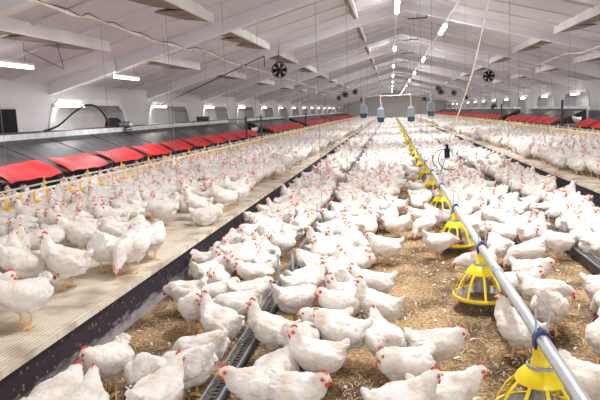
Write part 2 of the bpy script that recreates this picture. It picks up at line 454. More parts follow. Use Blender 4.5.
# low shelves closing the gaps between runs + posts
for s, ylist in ((-1, [(27.05, 29.65)]), (1, [(24.8, 27.7)])):
    for a, b in ylist:
        x = -6.05 if s < 0 else 7.05
        t = MB().box(*sorted((x, x+s*1.2)), a+.03, b-.03, DZ+.42, DZ+.50).box(*sorted((x, x+s*.06)), a+.03, a+.1, DZ, DZ+.42).box(*sorted((x, x+s*.06)), b-.1, b-.03, DZ, DZ+.42).box(*sorted((x+s*1.1, x+s*1.16)), a+.03, a+.1, DZ, DZ+.42).box(*sorted((x+s*1.1, x+s*1.16)), b-.1, b-.03, DZ, DZ+.42).build('shelf', 'dark_iron', None, False)
        tag(t, 'dark open shelf bridging the gap between nest runs on the %s' % ('left' if s < 0 else 'right'), 'shelf')
for i, (x, y, z) in enumerate([(-5.93, 24.4, 1.72), (-5.93, 27.3, 1.75), (-5.93, 42.2, 1.75), (6.93, 26.2, 1.9), (6.93, 40.0, 1.85)]):
    lab = ['slim dark post in front of the left nest boxes, before their first gap', 'slim dark post standing at the first gap in the left nests', 'slim dark post at the second gap in the left nests',
           'slim dark post at the nearest gap in the right nests', 'slim dark post at the farther gap in the right nests'][i]
    o = MB().box(-.035, .035, -.035, .035, DZ, z).box(-.06, .06, -.06, .06, DZ, DZ+.02).build('post', 'dark_iron', None, False); o.location = (x, y, 0)
    tag(o, lab, 'post', 'posts by the nest boxes')

# ------------------------------------------------------------------ drinker lines
def drinker(s):
    x = -5.0 if s < 0 else 6.0; side = 'left' if s < 0 else 'right'
    y0 = 2.0 if s < 0 else 12.0
    t = empty('drinker_line', (x, 0, DZ), 'white drinker pipe with yellow cups over the %s platform' % side, 'drinker line')
    MB().tube([(0, y, .48+.006*math.sin(y*.9)) for y in np.arange(y0, 104, 2.)], .020).build('water_pipe', 'white_plastic', t)
    MB().tube([(0, y, .56+.006*math.sin(y*.9)) for y in np.arange(y0, 104, 2.)], .013).build('support_rail', 'galvanised', t)
    cup = MB().tube([(0, 0, .465), (0, 0, .35)], .016, 6).tube([(0, 0, .455), (0, 0, .51)], .022, 8)
    cup.lathe([(.001, .325), (.034, .325), (.044, .352), (.038, .352), (.028, .332), (.001, .332)], 10, (.04*-s, 0, 0)).tube([(0, 0, .37), (.035*-s, 0, .335)], .011, 6)
    cm = cup.mesh('cup', 'yellow_cup')
    han = MB().tube([(0, 0, .49), (0, 0, .66)], .010, 6).box(-.02, .02, -.014, .014, .55, .60).mesh('hanger', 'yellow_cup')
    ys = np.arange(y0+.3, 103, .32)
    for y in ys[:100]:
        o = bpy.data.objects.new('cup', cm); COL.objects.link(o); o.parent = t; o.location = (0, y, 0)
    m = MB()
    for y in ys[100:]:
        m.v and None
        m.box(-.014, .014, y-.016, y+.016, .35, .51).box(*sorted((-s*.0, -s*.06)), y-.035, y+.035, .325, .35)
    o = m.build('far_cups', 'yellow_cup', t, False); o['kind'] = 'stuff'
    for y in np.arange(y0+.9, 60, 1.28):
        o = bpy.data.objects.new('hanger', han); COL.objects.link(o); o.parent = t; o.location = (0, y, 0)
    for y in np.arange(y0+1, 103, 3.0):
        pass
    return t
drinker(-1); drinker(1)

# ------------------------------------------------------------------ pan feeder line
FX, FZ = .77, .56
fl = empty('feeder_pipe', (FX, 0, 0), 'grey auger pipe running above the yellow feeder pans', 'feeder pipe')
MB().tube([(0, y, FZ) for y in (1.6, 3.1, 20, 60, 104)], .034, 14).build('pipe', 'pipe_grey', fl)
for y in (4.55, 7.9, 14.0, 20.2):
    MB().tube([(0, y-.06, FZ), (0, y+.06, FZ)], .040, 14).build('coupling', 'galvanised', fl)
def pan_proto():
    t = empty('feeder_pan', (0, 0, 0), None, 'feeder')
    p = []
    # cone + shoulder
    c = MB().lathe([(.040, .545), (.043, .47), (.056, .42), (.062, .408)], 20)
    c.lathe([(.068, .408), (.098, .388), (.124, .360), (.136, .336), (.132, .328), (.116, .350), (.090, .376), (.056, .392)], 28)
    cone = c.build('hopper_cone', 'yellow_plastic', t)
    band = MB().lathe([(.066, .424), (.074, .424), (.074, .404), (.066, .404)], 24).build('collar', 'galvanised', t)
    g = MB(); n = 10
    for i in range(n):
        a = 2*math.pi*(i+.5)/n; ca, sa = math.cos(a), math.sin(a)
        pts = [(.128*ca, .128*sa, .340), (.176*ca, .176*sa, .290), (.216*ca, .216*sa, .215), (.246*ca, .246*sa, .130)]
        vs = []
        for (x, y, z) in pts:
            for w, d in ((-.009, -.003), (.009, -.003), (.009, .004), (-.009, .004)):
                vs.append((x-sa*w+ca*d, y+ca*w+sa*d, z))
        fs = [(k*4+j, k*4+(j+1) % 4, k*4+4+(j+1) % 4, k*4+4+j) for k in range(3) for j in range(4)]+[(3, 2, 1, 0), (12, 13, 14, 15)]
        g.add(vs, fs)
    g.lathe([(.240, .146), (.251, .145), (.256, .132), (.253, .119), (.242, .116), (.240, .146)], 44)
    gr = g.build('grille', 'yellow_plastic', t)
    pan = MB().lathe([(.001, .075), (.16, .075), (.215, .090), (.240, .115), (.240, .138), (.230, .133), (.206, .105), (.15, .090), (.05, .115), (.001, .13)], 32).build('pan', 'pan_grey', t)
    tube = MB().lathe([(.050, .40), (.056, .28), (.078, .17), (.072, .17), (.050, .28), (.046, .40)], 20).build('inner_tube', 'pan_grey', t)
    fd = MB().lathe([(.001, .150), (.07, .140), (.13, .118), (.19, .104)], 24).build('feed', 'feed', t)
    cl = MB()
    cl.prism_y([(-.040, FZ-.05), (.040, FZ-.05), (.046, FZ), (.030, FZ+.036), (0, FZ+.058), (-.030, FZ+.036), (-.046, FZ)], -.030, .030)
    clamp = cl.build('clamp', 'blue_clamp', t, False)
    hook = MB().tube([(.028, 0, FZ+.03), (.034, 0, FZ+.16), (.0, 0, FZ+.21), (-.034, 0, FZ+.16), (-.028, 0, FZ+.03)], .006, 6).build('hanger_loop', 'galvanised', t)
    return proto(t, [cone, band, gr, pan, tube, fd, clamp, hook])
PP = pan_proto()
for k in range(49):
    y = 3.2+2.15*k
    o = PP if k == 0 else dup(PP, (FX, y, 0), R.uniform(0, .6) if False else 0)
    if k == 0: PP.location = (FX, y, 0)
    o['label'] = ('nearest yellow feeder pan, cut off by the bottom right edge' if k == 0 else 'yellow feeder pan with grey bowl, %s along the grey pipe' % ordi(k))
    o['category'] = 'feeder'; o['group'] = 'yellow feeder pans under the pipe'

# ------------------------------------------------------------------ mesh feed troughs
def trough(x, y0, label, posts):
    t = empty('feed_trough', (x, 0, 0), label, 'feed trough')
    w = .052
    MB().prism_y([(-w*.6, .04), (w*.6, .04), (w*.8, .10), (w*.74, .10), (w*.54, .045), (-w*.54, .045), (-w*.74, .10), (-w*.8, .10)], y0, 104).build('channel', 'dark_iron', t, False)
    for s in (-1, 1):
        MB().box(s*w-.008, s*w+.008, y0, 104, .145, .162).build('top_rail', 'trough_steel', t, False)
    g = MB(); y = y0+.05
    while y < 24:
        g.tube([(-w, y, .155), (-w*.8, y, .09)], .003, 4, cap=False); g.tube([(w, y, .155), (w*.8, y, .09)], .003, 4, cap=False)
        g.tube([(-w, y, .155), (w, y+.05, .155)], .003, 4, cap=False); g.tube([(w, y, .157), (-w, y+.05, .157)], .003, 4, cap=False)
        y += .05 if y < 8 else .1
    g.build('grille', 'wire_grey', t, False)
    for y in posts:
        for s in (-1, 1):
            MB().box(s*.075-.009, s*.075+.009, y-.014, y+.014, 0, .40).build('post', 'pipe_grey', t, False)
trough(-1.08, 2.2, 'wire-topped feed trough between left platform and bare litter strip', [5.8+3.3*k for k in range(-1, 22)])
trough(2.08, 3.0, 'wire-topped feed trough between feeder pans and right platform', [8.1+3.25*k for k in range(-1, 21)])

# ------------------------------------------------------------------ lamps
def lamp_proto(name, L, matn, wid=.05):
    t = empty(name, (0, 0, 0), None, 'lamp')
    a = MB().box(-wid*.9, wid*.9, -L/2-.04, L/2+.04, .03, .075).build('housing', 'lamp_housing', t, False)
    b = MB().tube([(0, -L/2, 0), (0, L/2, 0)], wid*.85, 10).build('tube', matn, t)
    if name == 'ceiling_lamp':
        ld = bpy.data.lights.new('lamp_glow', 'AREA'); ld.shape = 'RECTANGLE'; ld.size = .12; ld.size_y = L; ld.energy = LAMP_W; ld.color = (1, .975, .955)
        lo = bpy.data.objects.new('lamp_glow', ld); COL.objects.link(lo); lo.parent = t; lo.location = (0, 0, -.065)
    else:
        ld = bpy.data.lights.new('lamp_glow', 'AREA'); ld.shape = 'RECTANGLE'; ld.size = .08; ld.size_y = L; ld.energy = WALL_W; ld.color = (1, .985, .98)
        lo = bpy.data.objects.new('lamp_glow', ld); COL.objects.link(lo); lo.parent = t; lo.location = (0, 0, -.05)
    e = [MB().box(-wid*.8, wid*.8, q-.02, q+.02, -.03, .04).build('end_cap', 'white_plastic', t, False) for q in (-L/2-.02, L/2+.02)]
    return proto(t, [a, b]+e+[lo])
LAMP_W = 135; WALL_W = 28
LP = lamp_proto('ceiling_lamp', 2.0, 'tube_light', .07)
first = True
LXs = []
for (row, x, h, ys) in (('left', .22, CAMZ+2.80, [5.7+11.7*k for k in range(0, 9)]), ('right', 1.67, CAMZ+2.42, [-3.2+11.6*k for k in range(0, 10)])):
    i = 0
    for y in ys:
        o = LP if first else dup(LP, (x, y, h))
        if first: LP.location = (x, y, h); first = False
        o['label'] = 'glowing ceiling tube lamp, %s from camera in the %s row' % (ordi(i), 'ridge' if row == 'left' else 'right-hand')
        o['category'] = 'lamp'; o['group'] = 'tube lamps in the %s row' % row; i += 1
    m = MB().box(-.022, .022, -5, Y1-1, 0, .03)
    for q in range(-4, 108, 6): m.tube([(0, q, .02), (0, q, roof(x)-h-.09+.1)], .008, 5)
    o = m.build('cable_tray', 'white_plastic', None, False); o.location = (x, 0, h+.075)
    tag(o, 'slim white tray carrying the %s row of ceiling lamps' % ('ridge' if row == 'left' else 'right-hand'), 'cable tray')
WP = lamp_proto('wall_lamp', 1.4, 'wall_tube_light', .035); first = True
for s, x, ys in ((-1, -8.12, [14.5+6*k for k in range(-2, 13)]), (1, 9.02, [31.8+6*k for k in range(-4, 11)])):
    for i, y in enumerate(ys):
        tilt_s = -1 if s > 0 else 1
        z = CAMZ+.40 if s < 0 else CAMZ+.36
        o = WP if first else dup(WP, (x, y, z))
        if first: WP.location = (x, y, z); first = False
        o.rotation_euler = (0, -tilt_s*.9, 0)
        o['label'] = 'glowing tube lamp at the top of the %s wall recess on the %s' % (ordi(i), 'left' if s < 0 else 'right')
        o['category'] = 'lamp'; o['group'] = 'lamps on the %s wall' % ('left' if s < 0 else 'right')
for i, (px, py) in enumerate(((8, 65), (126, 78))):
    p = on_plane(px, py, CAMZ+1.0)
    o = dup(WP, p, 0, ['glowing tube lamp under the left roof slope at the picture edge', 'glowing tube lamp under the left roof slope, farther one'][i], 'lamps under the left roof slope'); o['category'] = 'lamp'
    MB().tube([(0, -.5, .07), (0, -.5, roof(p.x)-p.z)], .006, 5).build('drop_rod', 'wire_grey', o)
    MB().tube([(0, .5, .07), (0, .5, roof(p.x)-p.z)], .006, 5).build('drop_rod', 'wire_grey', o)

for k in range(8):
    y = 13.8+6*k; zb = roof(.85)-.27
    b = MB().box(-.30, .30, -.02, .02, -.20, -.165).box(.27, .30, -.02, .02, -.20, 0).box(-.012, .012, -.012, .012, -.20, 0).build('ceiling_bracket', 'dark_iron', None, False)
    b.location = (.86, y, zb+.03)
    tag(b, 'small dark bracket under the ridge, on the %s rafter from camera' % ordi(k), 'bracket', 'dark brackets under the ridge')

# ------------------------------------------------------------------ fans
def fan_proto():
    t = empty('circulation_fan', (0, 0, 0), None, 'fan')
    cage = MB().lathe([(.232, 0), (.250, 0), (.250, .13), (.232, .13), (.232, 0)], 28).ring(.24, 0, .012, 28, 6).ring(.24, .12, .012, 28, 6).ring(.12, -.01, .004, 20, 4)
    for i in range(12):
        a = 2*math.pi*i/12; cage.tube([(.24*math.cos(a), .24*math.sin(a), 0), (.04*math.cos(a), .04*math.sin(a), -.02)], .004, 4)
        cage.tube([(.24*math.cos(a), .24*math.sin(a), 0), (.24*math.cos(a), .24*math.sin(a), .12)], .004, 4)
    bl = MB()
    for i in range(6):
        a = 2*math.pi*i/6
        def P(r, w, z): return (r*math.cos(a+w), r*math.sin(a+w), z)
        vs = [P(.04, -.6, .02), P(.04, .6, .08), P(.228, .36, .09), P(.228, -.30, .03)]
        vs += [(v[0], v[1], v[2]+.006) for v in vs]
        bl.add(vs, [(3, 2, 1, 0), (4, 5, 6, 7), (0, 1, 5, 4), (1, 2, 6, 5), (2, 3, 7, 6), (3, 0, 4, 7)])
    mot = MB().lathe([(.001, -.01), (.07, -.01), (.085, .03), (.085, .14), (.05, .18), (.001, .18)], 16)
    for m in (cage, bl, mot): m.v = [(v[0], v[2], v[1]) for v in m.v]; m.f = [tuple(reversed(f)) for f in m.f]
    br = MB().tube([(0, .06, .24), (0, .06, .62)], .012, 6).box(-.02, .02, .0, .12, .22, .26)
    parts = [cage.build('cage', 'dark_iron', t), bl.build('blades', 'black_rubber', t), mot.build('motor', 'black_rubber', t), br.build('bracket', 'dark_iron', t)]
    return proto(t, parts)
FP = fan_proto(); first = True
fans = [(279, 70, 19.3, 'black caged fan hanging left of the ridge, nearest on that side'), (489, 76, 27.5, 'black caged fan hanging right of the ridge, nearest on that side'),
        (345, 94.5, 47, 'black fan far down the left roof slope, lowest and nearest of its cluster'), (441, 92, 52, 'black fan far down the right roof slope, beside the pale hopper'),
        (355, 89, 56, 'small black fan high on the left far slope'), (438, 84, 56, 'small black fan high on the right far slope'),
        (362, 99.5, 70, 'tiny dark fan above the outermost left hopper'), (424.5, 99, 70, 'tiny dark fan above the outermost right hopper'),
        (339, 97, 58, 'small dark fan at far left end of the left fan cluster'), (454, 91, 58, 'small dark fan to the right of the right far fan'),
        (466, 91, 62, 'small dark fan farthest to the right in the far cluster'), (494, 107, 52, 'small dark fan low over the right nest boxes')]
for px, py, Y, lab in fans:
    p = on_depth(px, py, Y)
    o = FP if first else dup(FP, p)
    if first: FP.location = p; first = False
    p.z = min(p.z, roof(p.x)-.62); o.location = p
    o['label'] = lab; o['category'] = 'fan'; o['group'] = 'black circulation fans'
    d = roof(p.x)-p.z-.60
    if d > .02: MB().tube([(0, .06, .6), (0, .06, roof(p.x)-p.z)], .009, 5).build('drop_rod', 'wire_grey', o)

# ------------------------------------------------------------------ hoppers and their cross pipe
p = on_depth(392, 95.5, 65)
cz = p.z
o = MB().tube([(-4.2, 65, cz), (5.6, 65, cz)], .045, 8).build('cross_auger_pipe', 'pipe_grey')
m_ = [(x, roof(x)) for x in (-3.6, -.2, 2.2, 5.0)]
for x, z in m_: MB().tube([(x, 65, cz), (x, 65, z)], .012, 5).build('drop_rod', 'wire_grey', o)
tag(o, 'grey cross pipe above the four hanging feed hoppers', 'pipe')
for (x, zb, lab) in ((-2.9, .95, 'pale hanging feed hopper over the left platform'), (-1.08, .45, 'pale hanging feed hopper above the left trough'),
                     (2.08, .42, 'pale hanging feed hopper above the right trough'), (4.15, .9, 'pale hanging feed hopper over the right platform')):
    t = empty('feed_hopper', (x, 65, zb), lab, 'hopper', 'hanging feed hoppers')
    def fr(a, b, za, zt): return [(-a, -a, za), (a, -a, za), (a, a, za), (-a, a, za), (-b, -b, zt), (b, -b, zt), (b, b, zt), (-b, b, zt)]
    FB = [(0, 3, 2, 1), (4, 5, 6, 7), (0, 1, 5, 4), (1, 2, 6, 5), (2, 3, 7, 6), (3, 0, 4, 7)]
    MB().add(fr(.30, .40, 0, .5), FB).build('lower_bin', 'hopper_blue', t, False)
    MB().add(fr(.40, .36, .5, 1.35), FB).add(fr(.36, .12, 1.35, 1.6), FB).build('upper_bin', 'hopper_clear', t, False)
    MB().tube([(0, 0, 1.55), (.05, 0, 1.9), (-.06, 0, cz-zb-.3), (0, 0, cz-zb)], .05, 8).build('drop_tube', 'white_plastic', t)
    MB().lathe([(.001, cz-zb-.12), (.09, cz-zb-.1), (.09, cz-zb+.14), (.001, cz-zb+.16)], 12).build('drive_cap', 'yellow_cup', t)
    if x in (-2.9, 4.15): MB().tube([(-.3, -.3, 0), (-.3, -.3, DZ-zb)], .02, 5).tube([(.3, -.3, 0), (.3, -.3, DZ-zb)], .02, 5).tube([(0, .3, 0), (0, .3, DZ-zb)], .02, 5).build('legs', 'galvanised', t)
    else: MB().tube([(-.25, -.25, 0), (-.25, -.25, -zb)], .02, 5).tube([(.25, -.25, 0), (.25, -.25, -zb)], .02, 5).tube([(0, .25, 0), (0, .25, -zb)], .02, 5).build('legs', 'galvanised', t)

# ------------------------------------------------------------------ cables, rods, hoses
def path(name, pts, r, m, lab, cat, n=6):
    o = MB().tube(pts, r, n).build(name, m); return tag(o, lab, cat)
cab = []
for px, py in [(-20, -14), (5, -7), (30, 0), (52, 7), (78, 17), (88, 17), (105, 23), (120, 28), (138, 35), (158, 42), (175, 46), (190, 50), (202, 50), (212, 54), (225, 60), (236, 64), (252, 68), (268, 73)]:
    d = ray(px, py); t = -4.25/d.x; cab.append((d.x*t, d.y*t, CAMZ+d.z*t))
cab = [c for c in cab if c[1] < 20.2]
def smooth_path(P, n=4):
    P = [Vector(p) for p in P]; out = []
    for i in range(len(P)-1):
        a, b, c, d = P[max(i-1, 0)], P[i], P[i+1], P[min(i+2, len(P)-1)]
        for k in range(n):
            t = k/n; out.append(.5*((2*b)+(c-a)*t+(2*a-5*b+4*c-d)*t*t+(-a+3*b-3*c+d)*t**3))
    out.append(P[-1]); return out
path('power_cable', smooth_path(cab+[(-3.9, 24, 3.1), (-3.9, 32, 3.05), (-3.9, 46, 3.1)]), .02, 'cable_white', 'pale wavy cable strung under the left roof slope', 'cable')
path('thin_cable', [(p.x, p.y, p.z+.035+.02*math.sin(i)) for i, p in enumerate(smooth_path(cab))], .007, 'black_rubber', 'thin black wire twisted over the pale wavy cable', 'cable')
rc = []
for px, py in [(600+30, 38), (600, 46), (580, 53), (566, 54), (550, 60), (537, 65), (520, 69)]:
    d = ray(px, py); t = 5.35/d.x; rc.append((d.x*t, d.y*t, CAMZ+d.z*t))
path('power_cable', smooth_path(rc+[(4.8, 27.4, 3.2)]), .018, 'cable_white', 'pale wavy cable strung under the right roof slope', 'cable')
a = on_depth(150, 106, 20.6); b = on_depth(264, 56, 19.3); c = on_depth(264.5, 67, 19.3)
a.x = max(a.x, -8.12)
path('conduit_rod', [a, b, b+Vector((.01, 0, -.02)), c], .018, 'dark_iron', 'dark bent rod rising from left wall to the near fan', 'rod')
for (A, B, lab) in (((20, 19), (64, 69), 'dark guy wire sloping down right, left of the ceiling beam strut'), ((54, 24), (64, 69), 'dark upright strut wire meeting two guy wires on the left'), ((56, 8), (72, 42), 'dark slanting wire from roof to the outer left beam')):
    p1 = on_depth(A[0], A[1], 10.5); p2 = on_depth(B[0], B[1], 10.5)
    p1.z = min(p1.z, roof(p1.x)-.0)
    path('guy_wire', [p1, p2], .008, 'dark_iron', lab, 'wire', 5)
# maroon pipe, hose, motor, boxes behind the left nests
path('water_main', [(-7.62, 3, 1.60), (-7.62, 14.6, 1.60), (-7.62, 60, 1.60)], .03, 'maroon_pipe', 'maroon pipe running above the left nest box ridge', 'pipe')
hose = [on_x(px, py, -7.62) for px, py in [(44, 131), (58, 126), (72, 114), (85, 105.5), (95, 106), (103, 113), (109, 124)]]
path('rubber_hose', smooth_path(hose), .022, 'black_rubber', 'arching black hose joining the maroon pipe to the drum', 'hose')
mp = on_x(117, 125, -7.62)
t = empty('winch_motor', mp, 'black drum winch with grey motor above the left nest boxes', 'motor')
q = MB().lathe([(.001, -.11), (.21, -.11), (.21, -.09), (.16, -.08), (.16, .08), (.21, .09), (.21, .11), (.001, .11)], 20); q.v = [(v[0]-.1, v[2], v[1]) for v in q.v]; q.build('drum', 'black_rubber', t)
q = MB().tube([(.05, 0, 0), (.36, 0, 0)], [.09, .09], 14).build('motor_body', 'dark_iron', t)
MB().tube([(.36, 0, 0), (.48, 0, 0)], .05, 10).build('gearbox', 'galvanised', t)
MB().box(-.2, .4, -.1, .1, 1.50-mp.z-.0, 1.50-mp.z+.03).box(-.15, -.1, -.03, .03, 1.5-mp.z, -.1).box(.2, .25, -.03, .03, 1.5-mp.z, -.05).build('base_plate', 'dark_iron', t, False)
bp_ = on_x(203, 119, -7.62)
t = MB().box(-.24, .24, -.1, .1, -.10, .10).box(-.2, -.16, -.02, .02, 1.53-bp_.z, -.1).box(.16, .2, -.02, .02, 1.53-bp_.z, -.1).build('junction_box', 'dark_iron', None, False); t.location = bp_
tag(t, 'small black box on short legs above left nests, past the drum winch', 'box')
vp = on_x(16, 123, -8.15)
t = empty('wall_vent', (-8.15, vp.y-.8, vp.z), 'black louvred vent on the left wall at the picture edge', 'vent')
MB().box(-.03, .03, -.8, .8, -.30, .30).build('frame', 'black_rubber', t, False)
l_ = MB()
for i in range(9): l_.box(.03, .05, -.75, .75, -.28+i*.062, -.25+i*.062)
l_.build('louvres', 'black_rubber', t, False)
# rope + control unit over the feeder line
dv = on_depth(447, 150, 11.0)
t = empty('sensor_unit', dv, 'black control unit with curled cables hanging above the feeder line', 'control unit')
MB().box(-.045, .045, -.05, .05, -.14, .03).box(-.022, .022, -.03, .03, .03, .10).build('casing', 'black_rubber', t, False)
MB().box(-.10, .12, -.03, .03, -.17, -.15).box(.085, .105, -.02, .02, -.17, .03).build('bracket', 'galvanised', t, False)
arc = lambda c, r, a0, a1: [(c[0]+r*math.cos(a), 0, c[1]+r*math.sin(a)) for a in np.linspace(a0, a1, 12)]
for (c_, r_, a0, a1) in (((-.08, -.16), .17, .9, 4.2), ((.05, -.16), .20, 2.3, 5.2)):
    MB().tube(arc(c_, r_, a0, a1), .008, 5).build('coiled_cable', 'black_rubber', t)
MB().tube([(-.03, 0, -.15), (-.12, 0, -.42), (FX-dv.x, 0, FZ+.03-dv.z)], .009, 5).build('drop_cable', 'dark_iron', t)
rp = [on_depth(px, py, 11.0) for px, py in [(449, 142), (457, 118), (466, 92), (473, 70), (481, 36), (489, 0), (492, -20)]]
rp = [p for p in rp if p.z < roof(p.x)]; e = rp[-1]+(rp[-1]-rp[-2])*.3; e.z = min(e.z, roof(e.x))
path('winch_rope', smooth_path(rp+[e]), .013, 'rope_tan', 'thick pale rope hanging from the roof to the control unit', 'rope')

# suspension wires
wm = {}
def wire(x, y, z0, lab, grp):
    z1 = roof(x)
    o = MB().tube([(0, 0, 0), (0, 0, z1-z0)], .0035, 4).build('suspension_wire', 'wire_grey'); o.location = (x, y, z0)
    tag(o, lab, 'wire', grp)
for k in range(14):
    wire(-5.0, 7.2+3*k, DZ+.57, 'thin wire holding up the drinker line over the left platform', 'wires of the left drinker line')
    wire(6.0, 15.2+3*k, DZ+.57, 'thin wire holding up the drinker line over the right platform', 'wires of the right drinker line')
for k in range(9):
    y = 11.78+4.24*k
    wire(FX, y, FZ+.20, 'thin wire holding up the grey feeder pipe', 'wires of the feeder pipe')
for k in range(10):
    wire(-1.08, 9.1+6.6*k, .17, 'thin wire reaching down to the left feed trough', 'wires of the left trough')
    wire(2.08, 11.3+6.4*k, .17, 'thin wire reaching down to the right feed trough', 'wires of the right trough')
for k in range(9):
    wire(-3.35, 9.0+3.2*k, DZ, 'thin wire hanging down to the slats of the left platform', 'wires over the left platform')
    wire(4.7, 14.0+3.2*k, DZ, 'thin wire hanging down to the slats of the right platform', 'wires over the right platform')

# ------------------------------------------------------------------ HENS
ico = None
def ball_template():
    import bmesh
    bm = bmesh.new(); bmesh.ops.create_icosphere(bm, subdivisions=2, radius=1)
    v = np.array([x.co[:] for x in bm.verts]); f = [tuple(q.index for q in x.verts) for x in bm.faces]; bm.free(); return v, f
BV, BF = ball_template()
def sweep(m, pts, steps=5):
    """pts: (x,y,z,rx,ry,rz)"""
    P = [np.array(p, float) for p in pts]; o = []
    for a, b in zip(P[:-1], P[1:]):
        for k in range(steps): o.append(a+(b-a)*k/steps)
    o.append(P[-1])
    for q in o: m.add((BV*q[3:]+q[:3]).tolist(), BF)
NECKS = {
 'up':    [(.112,.258,.070),(.124,.300,.052),(.131,.340,.041),(.143,.375,.0325),(.160,.376,.023)],
 'mid':   [(.118,.250,.072),(.142,.283,.054),(.163,.312,.042),(.186,.330,.0325),(.205,.328,.023)],
 'hunch': [(.108,.242,.074),(.122,.268,.058),(.138,.288,.046),(.158,.298,.034),(.176,.293,.023)],
 'peck':  [(.132,.202,.074),(.172,.165,.057),(.202,.124,.043),(.225,.082,.033),(.237,.060,.023)],
 'low':   [(.132,.220,.072),(.168,.216,.055),(.200,.208,.043),(.228,.200,.033),(.247,.194,.023)],
}
def hen_pose(pose, yaw=0., sit=False, tail=1.0):
    """returns (body MB remeshed mesh, extras)"""
    dz = -.098 if sit else 0.
    m = MB()
    tr = [(-.155,0,.266,.036,.056,.038),(-.125,0,.236,.066,.086,.066),(-.070,0,.210,.086,.112,.090),(-.01,0,.197,.096,.124,.100),(.050,0,.197,.094,.118,.099),(.094,0,.218,.078,.094,.086)]
    if pose in ('peck',):
        tr = [(x*.98, y, z+(.03 if x < -.1 else (.012 if x < 0 else -.012)), a, b, c) for x, y, z, a, b, c in tr]
    nk = []
    kx = .86
    tilt = {'up': .30, 'mid': .18, 'hunch': .22, 'peck': -.10, 'low': -.04}[pose]
    def body(p):
        x, y, z = p[:3]; x *= kx; ct, st = math.cos(tilt), math.sin(tilt)
        return (x*ct-(z-.2)*st*.5, y, .2+(z-.2)*ct+x*st, *p[3:])
    tr = [body(p) for p in tr]
    N = NECKS[pose]
    cx, cy = .10, 0
    for i, (x, z, r) in enumerate(N):
        a = yaw*((i+1)/len(N))**.8*.75
        dx = x-cx; nk.append((cx+dx*math.cos(a), dx*math.sin(a), z, r*1.0, r*.95, r))
    ha = yaw
    # head: last two points re-aimed
    hx, hy, hzz = nk[-2][:3]; d = math.hypot(N[-1][0]-N[-2][0], 0); pz = N[-1][1]-N[-2][1]
    L = max(.018, math.hypot(N[-1][0]-N[-2][0], pz))
    dirv = Vector((math.cos(ha)*max(.2, (N[-1][0]-N[-2][0])/L), math.sin(ha)*max(.2, (N[-1][0]-N[-2][0])/L), pz/L)).normalized()
    hc = Vector((hx, hy, hzz))
    nk[-1] = (*(hc+dirv*.019), .0215, .0205, .0205)
    sweep(m, tr+nk, 5)
    tz = tail*.8+.5
    t0 = (-.168,0,.280,.030,.050,.030)
    sweep(m, [body(q) for q in [(-.140,0,.262,.05,.062,.048), t0, (-.192,0,.286+.020*tz,.018,.040,.018), (-.208,0,.292+.032*tz,.010,.028,.011)]], 5)
    sweep(m, [body(q) for q in [(-.120,0,.215,.05,.075,.055), (-.165,0,.215,.030,.050,.036)]], 4)
    for s in (-1, 1):
        sweep(m, [body(q) for q in [(.070,s*.086,.218,.048,.028,.054),(-.01,s*.106,.214,.064,.030,.062),(-.095,s*.090,.214,.052,.024,.042),(-.165,s*.060,.232,.024,.012,.018)]], 5)
        sweep(m, [(-.02,s*.052,.150,.060,.048,.052),(.0,s*.050,.112,.036,.032,.028),(.004,s*.048,.092,.022,.020,.016)], 4)
        sweep(m, [body(q) for q in [(-.17,s*.03,.275,.024,.016,.016),(-.198,s*.040,.285+.024*tz,.014,.012,.010)]], 4)
    sweep(m, [body((-.11,0,.185,.055,.075,.062)),body((-.04,0,.160,.08,.088,.066))], 3)
    if sit: m.v = [(x*1.03, y*1.06, max(z+dz, .004+.02*abs(z+dz) if z+dz < .0 else z+dz)) for x, y, z in m.v]
    me = bpy.data.meshes.new('tmp'); me.from_pydata(m.v, [], m.f)
    ob = bpy.data.objects.new('tmp', me); COL.objects.link(ob)
    r = ob.modifiers.new('r', 'REMESH'); r.mode = 'VOXEL'; r.voxel_size = .0078
    sm = ob.modifiers.new('s', 'SMOOTH'); sm.iterations = 5; sm.factor = .5
    dg = C.evaluated_depsgraph_get(); dg.update()
    me2 = bpy.data.meshes.new_from_object(ob.evaluated_get(dg))
    bpy.data.objects.remove(ob); bpy.data.meshes.remove(me)
    # plumage: ragged displacement, stronger on rump and flanks
    nrm = [v.normal.copy() for v in me2.vertices]
    for v, n in zip(me2.vertices, nrm):
        p = v.co
        head = max(0, 1-(p-Vector((hc.x, hc.y, hc.z+dz))).length/.07)
        a = noise.noise(Vector((p.x*13, p.y*20, p.z*20)))*.006+noise.noise(Vector((p.x*45+5, p.y*75, p.z*75)))*.0045
        back = min(1, max(0, (-p.x-.02)/.12))
        ridge = abs(noise.noise(Vector((p.x*12, p.y*60, p.z*60))))*.008*back
        v.co = p+n*(a*(1-head)*(1+.5*back)+ridge*(1-head))
    hc = Vector((hc.x, hc.y, hc.z+dz))
    return me2, hc, dirv
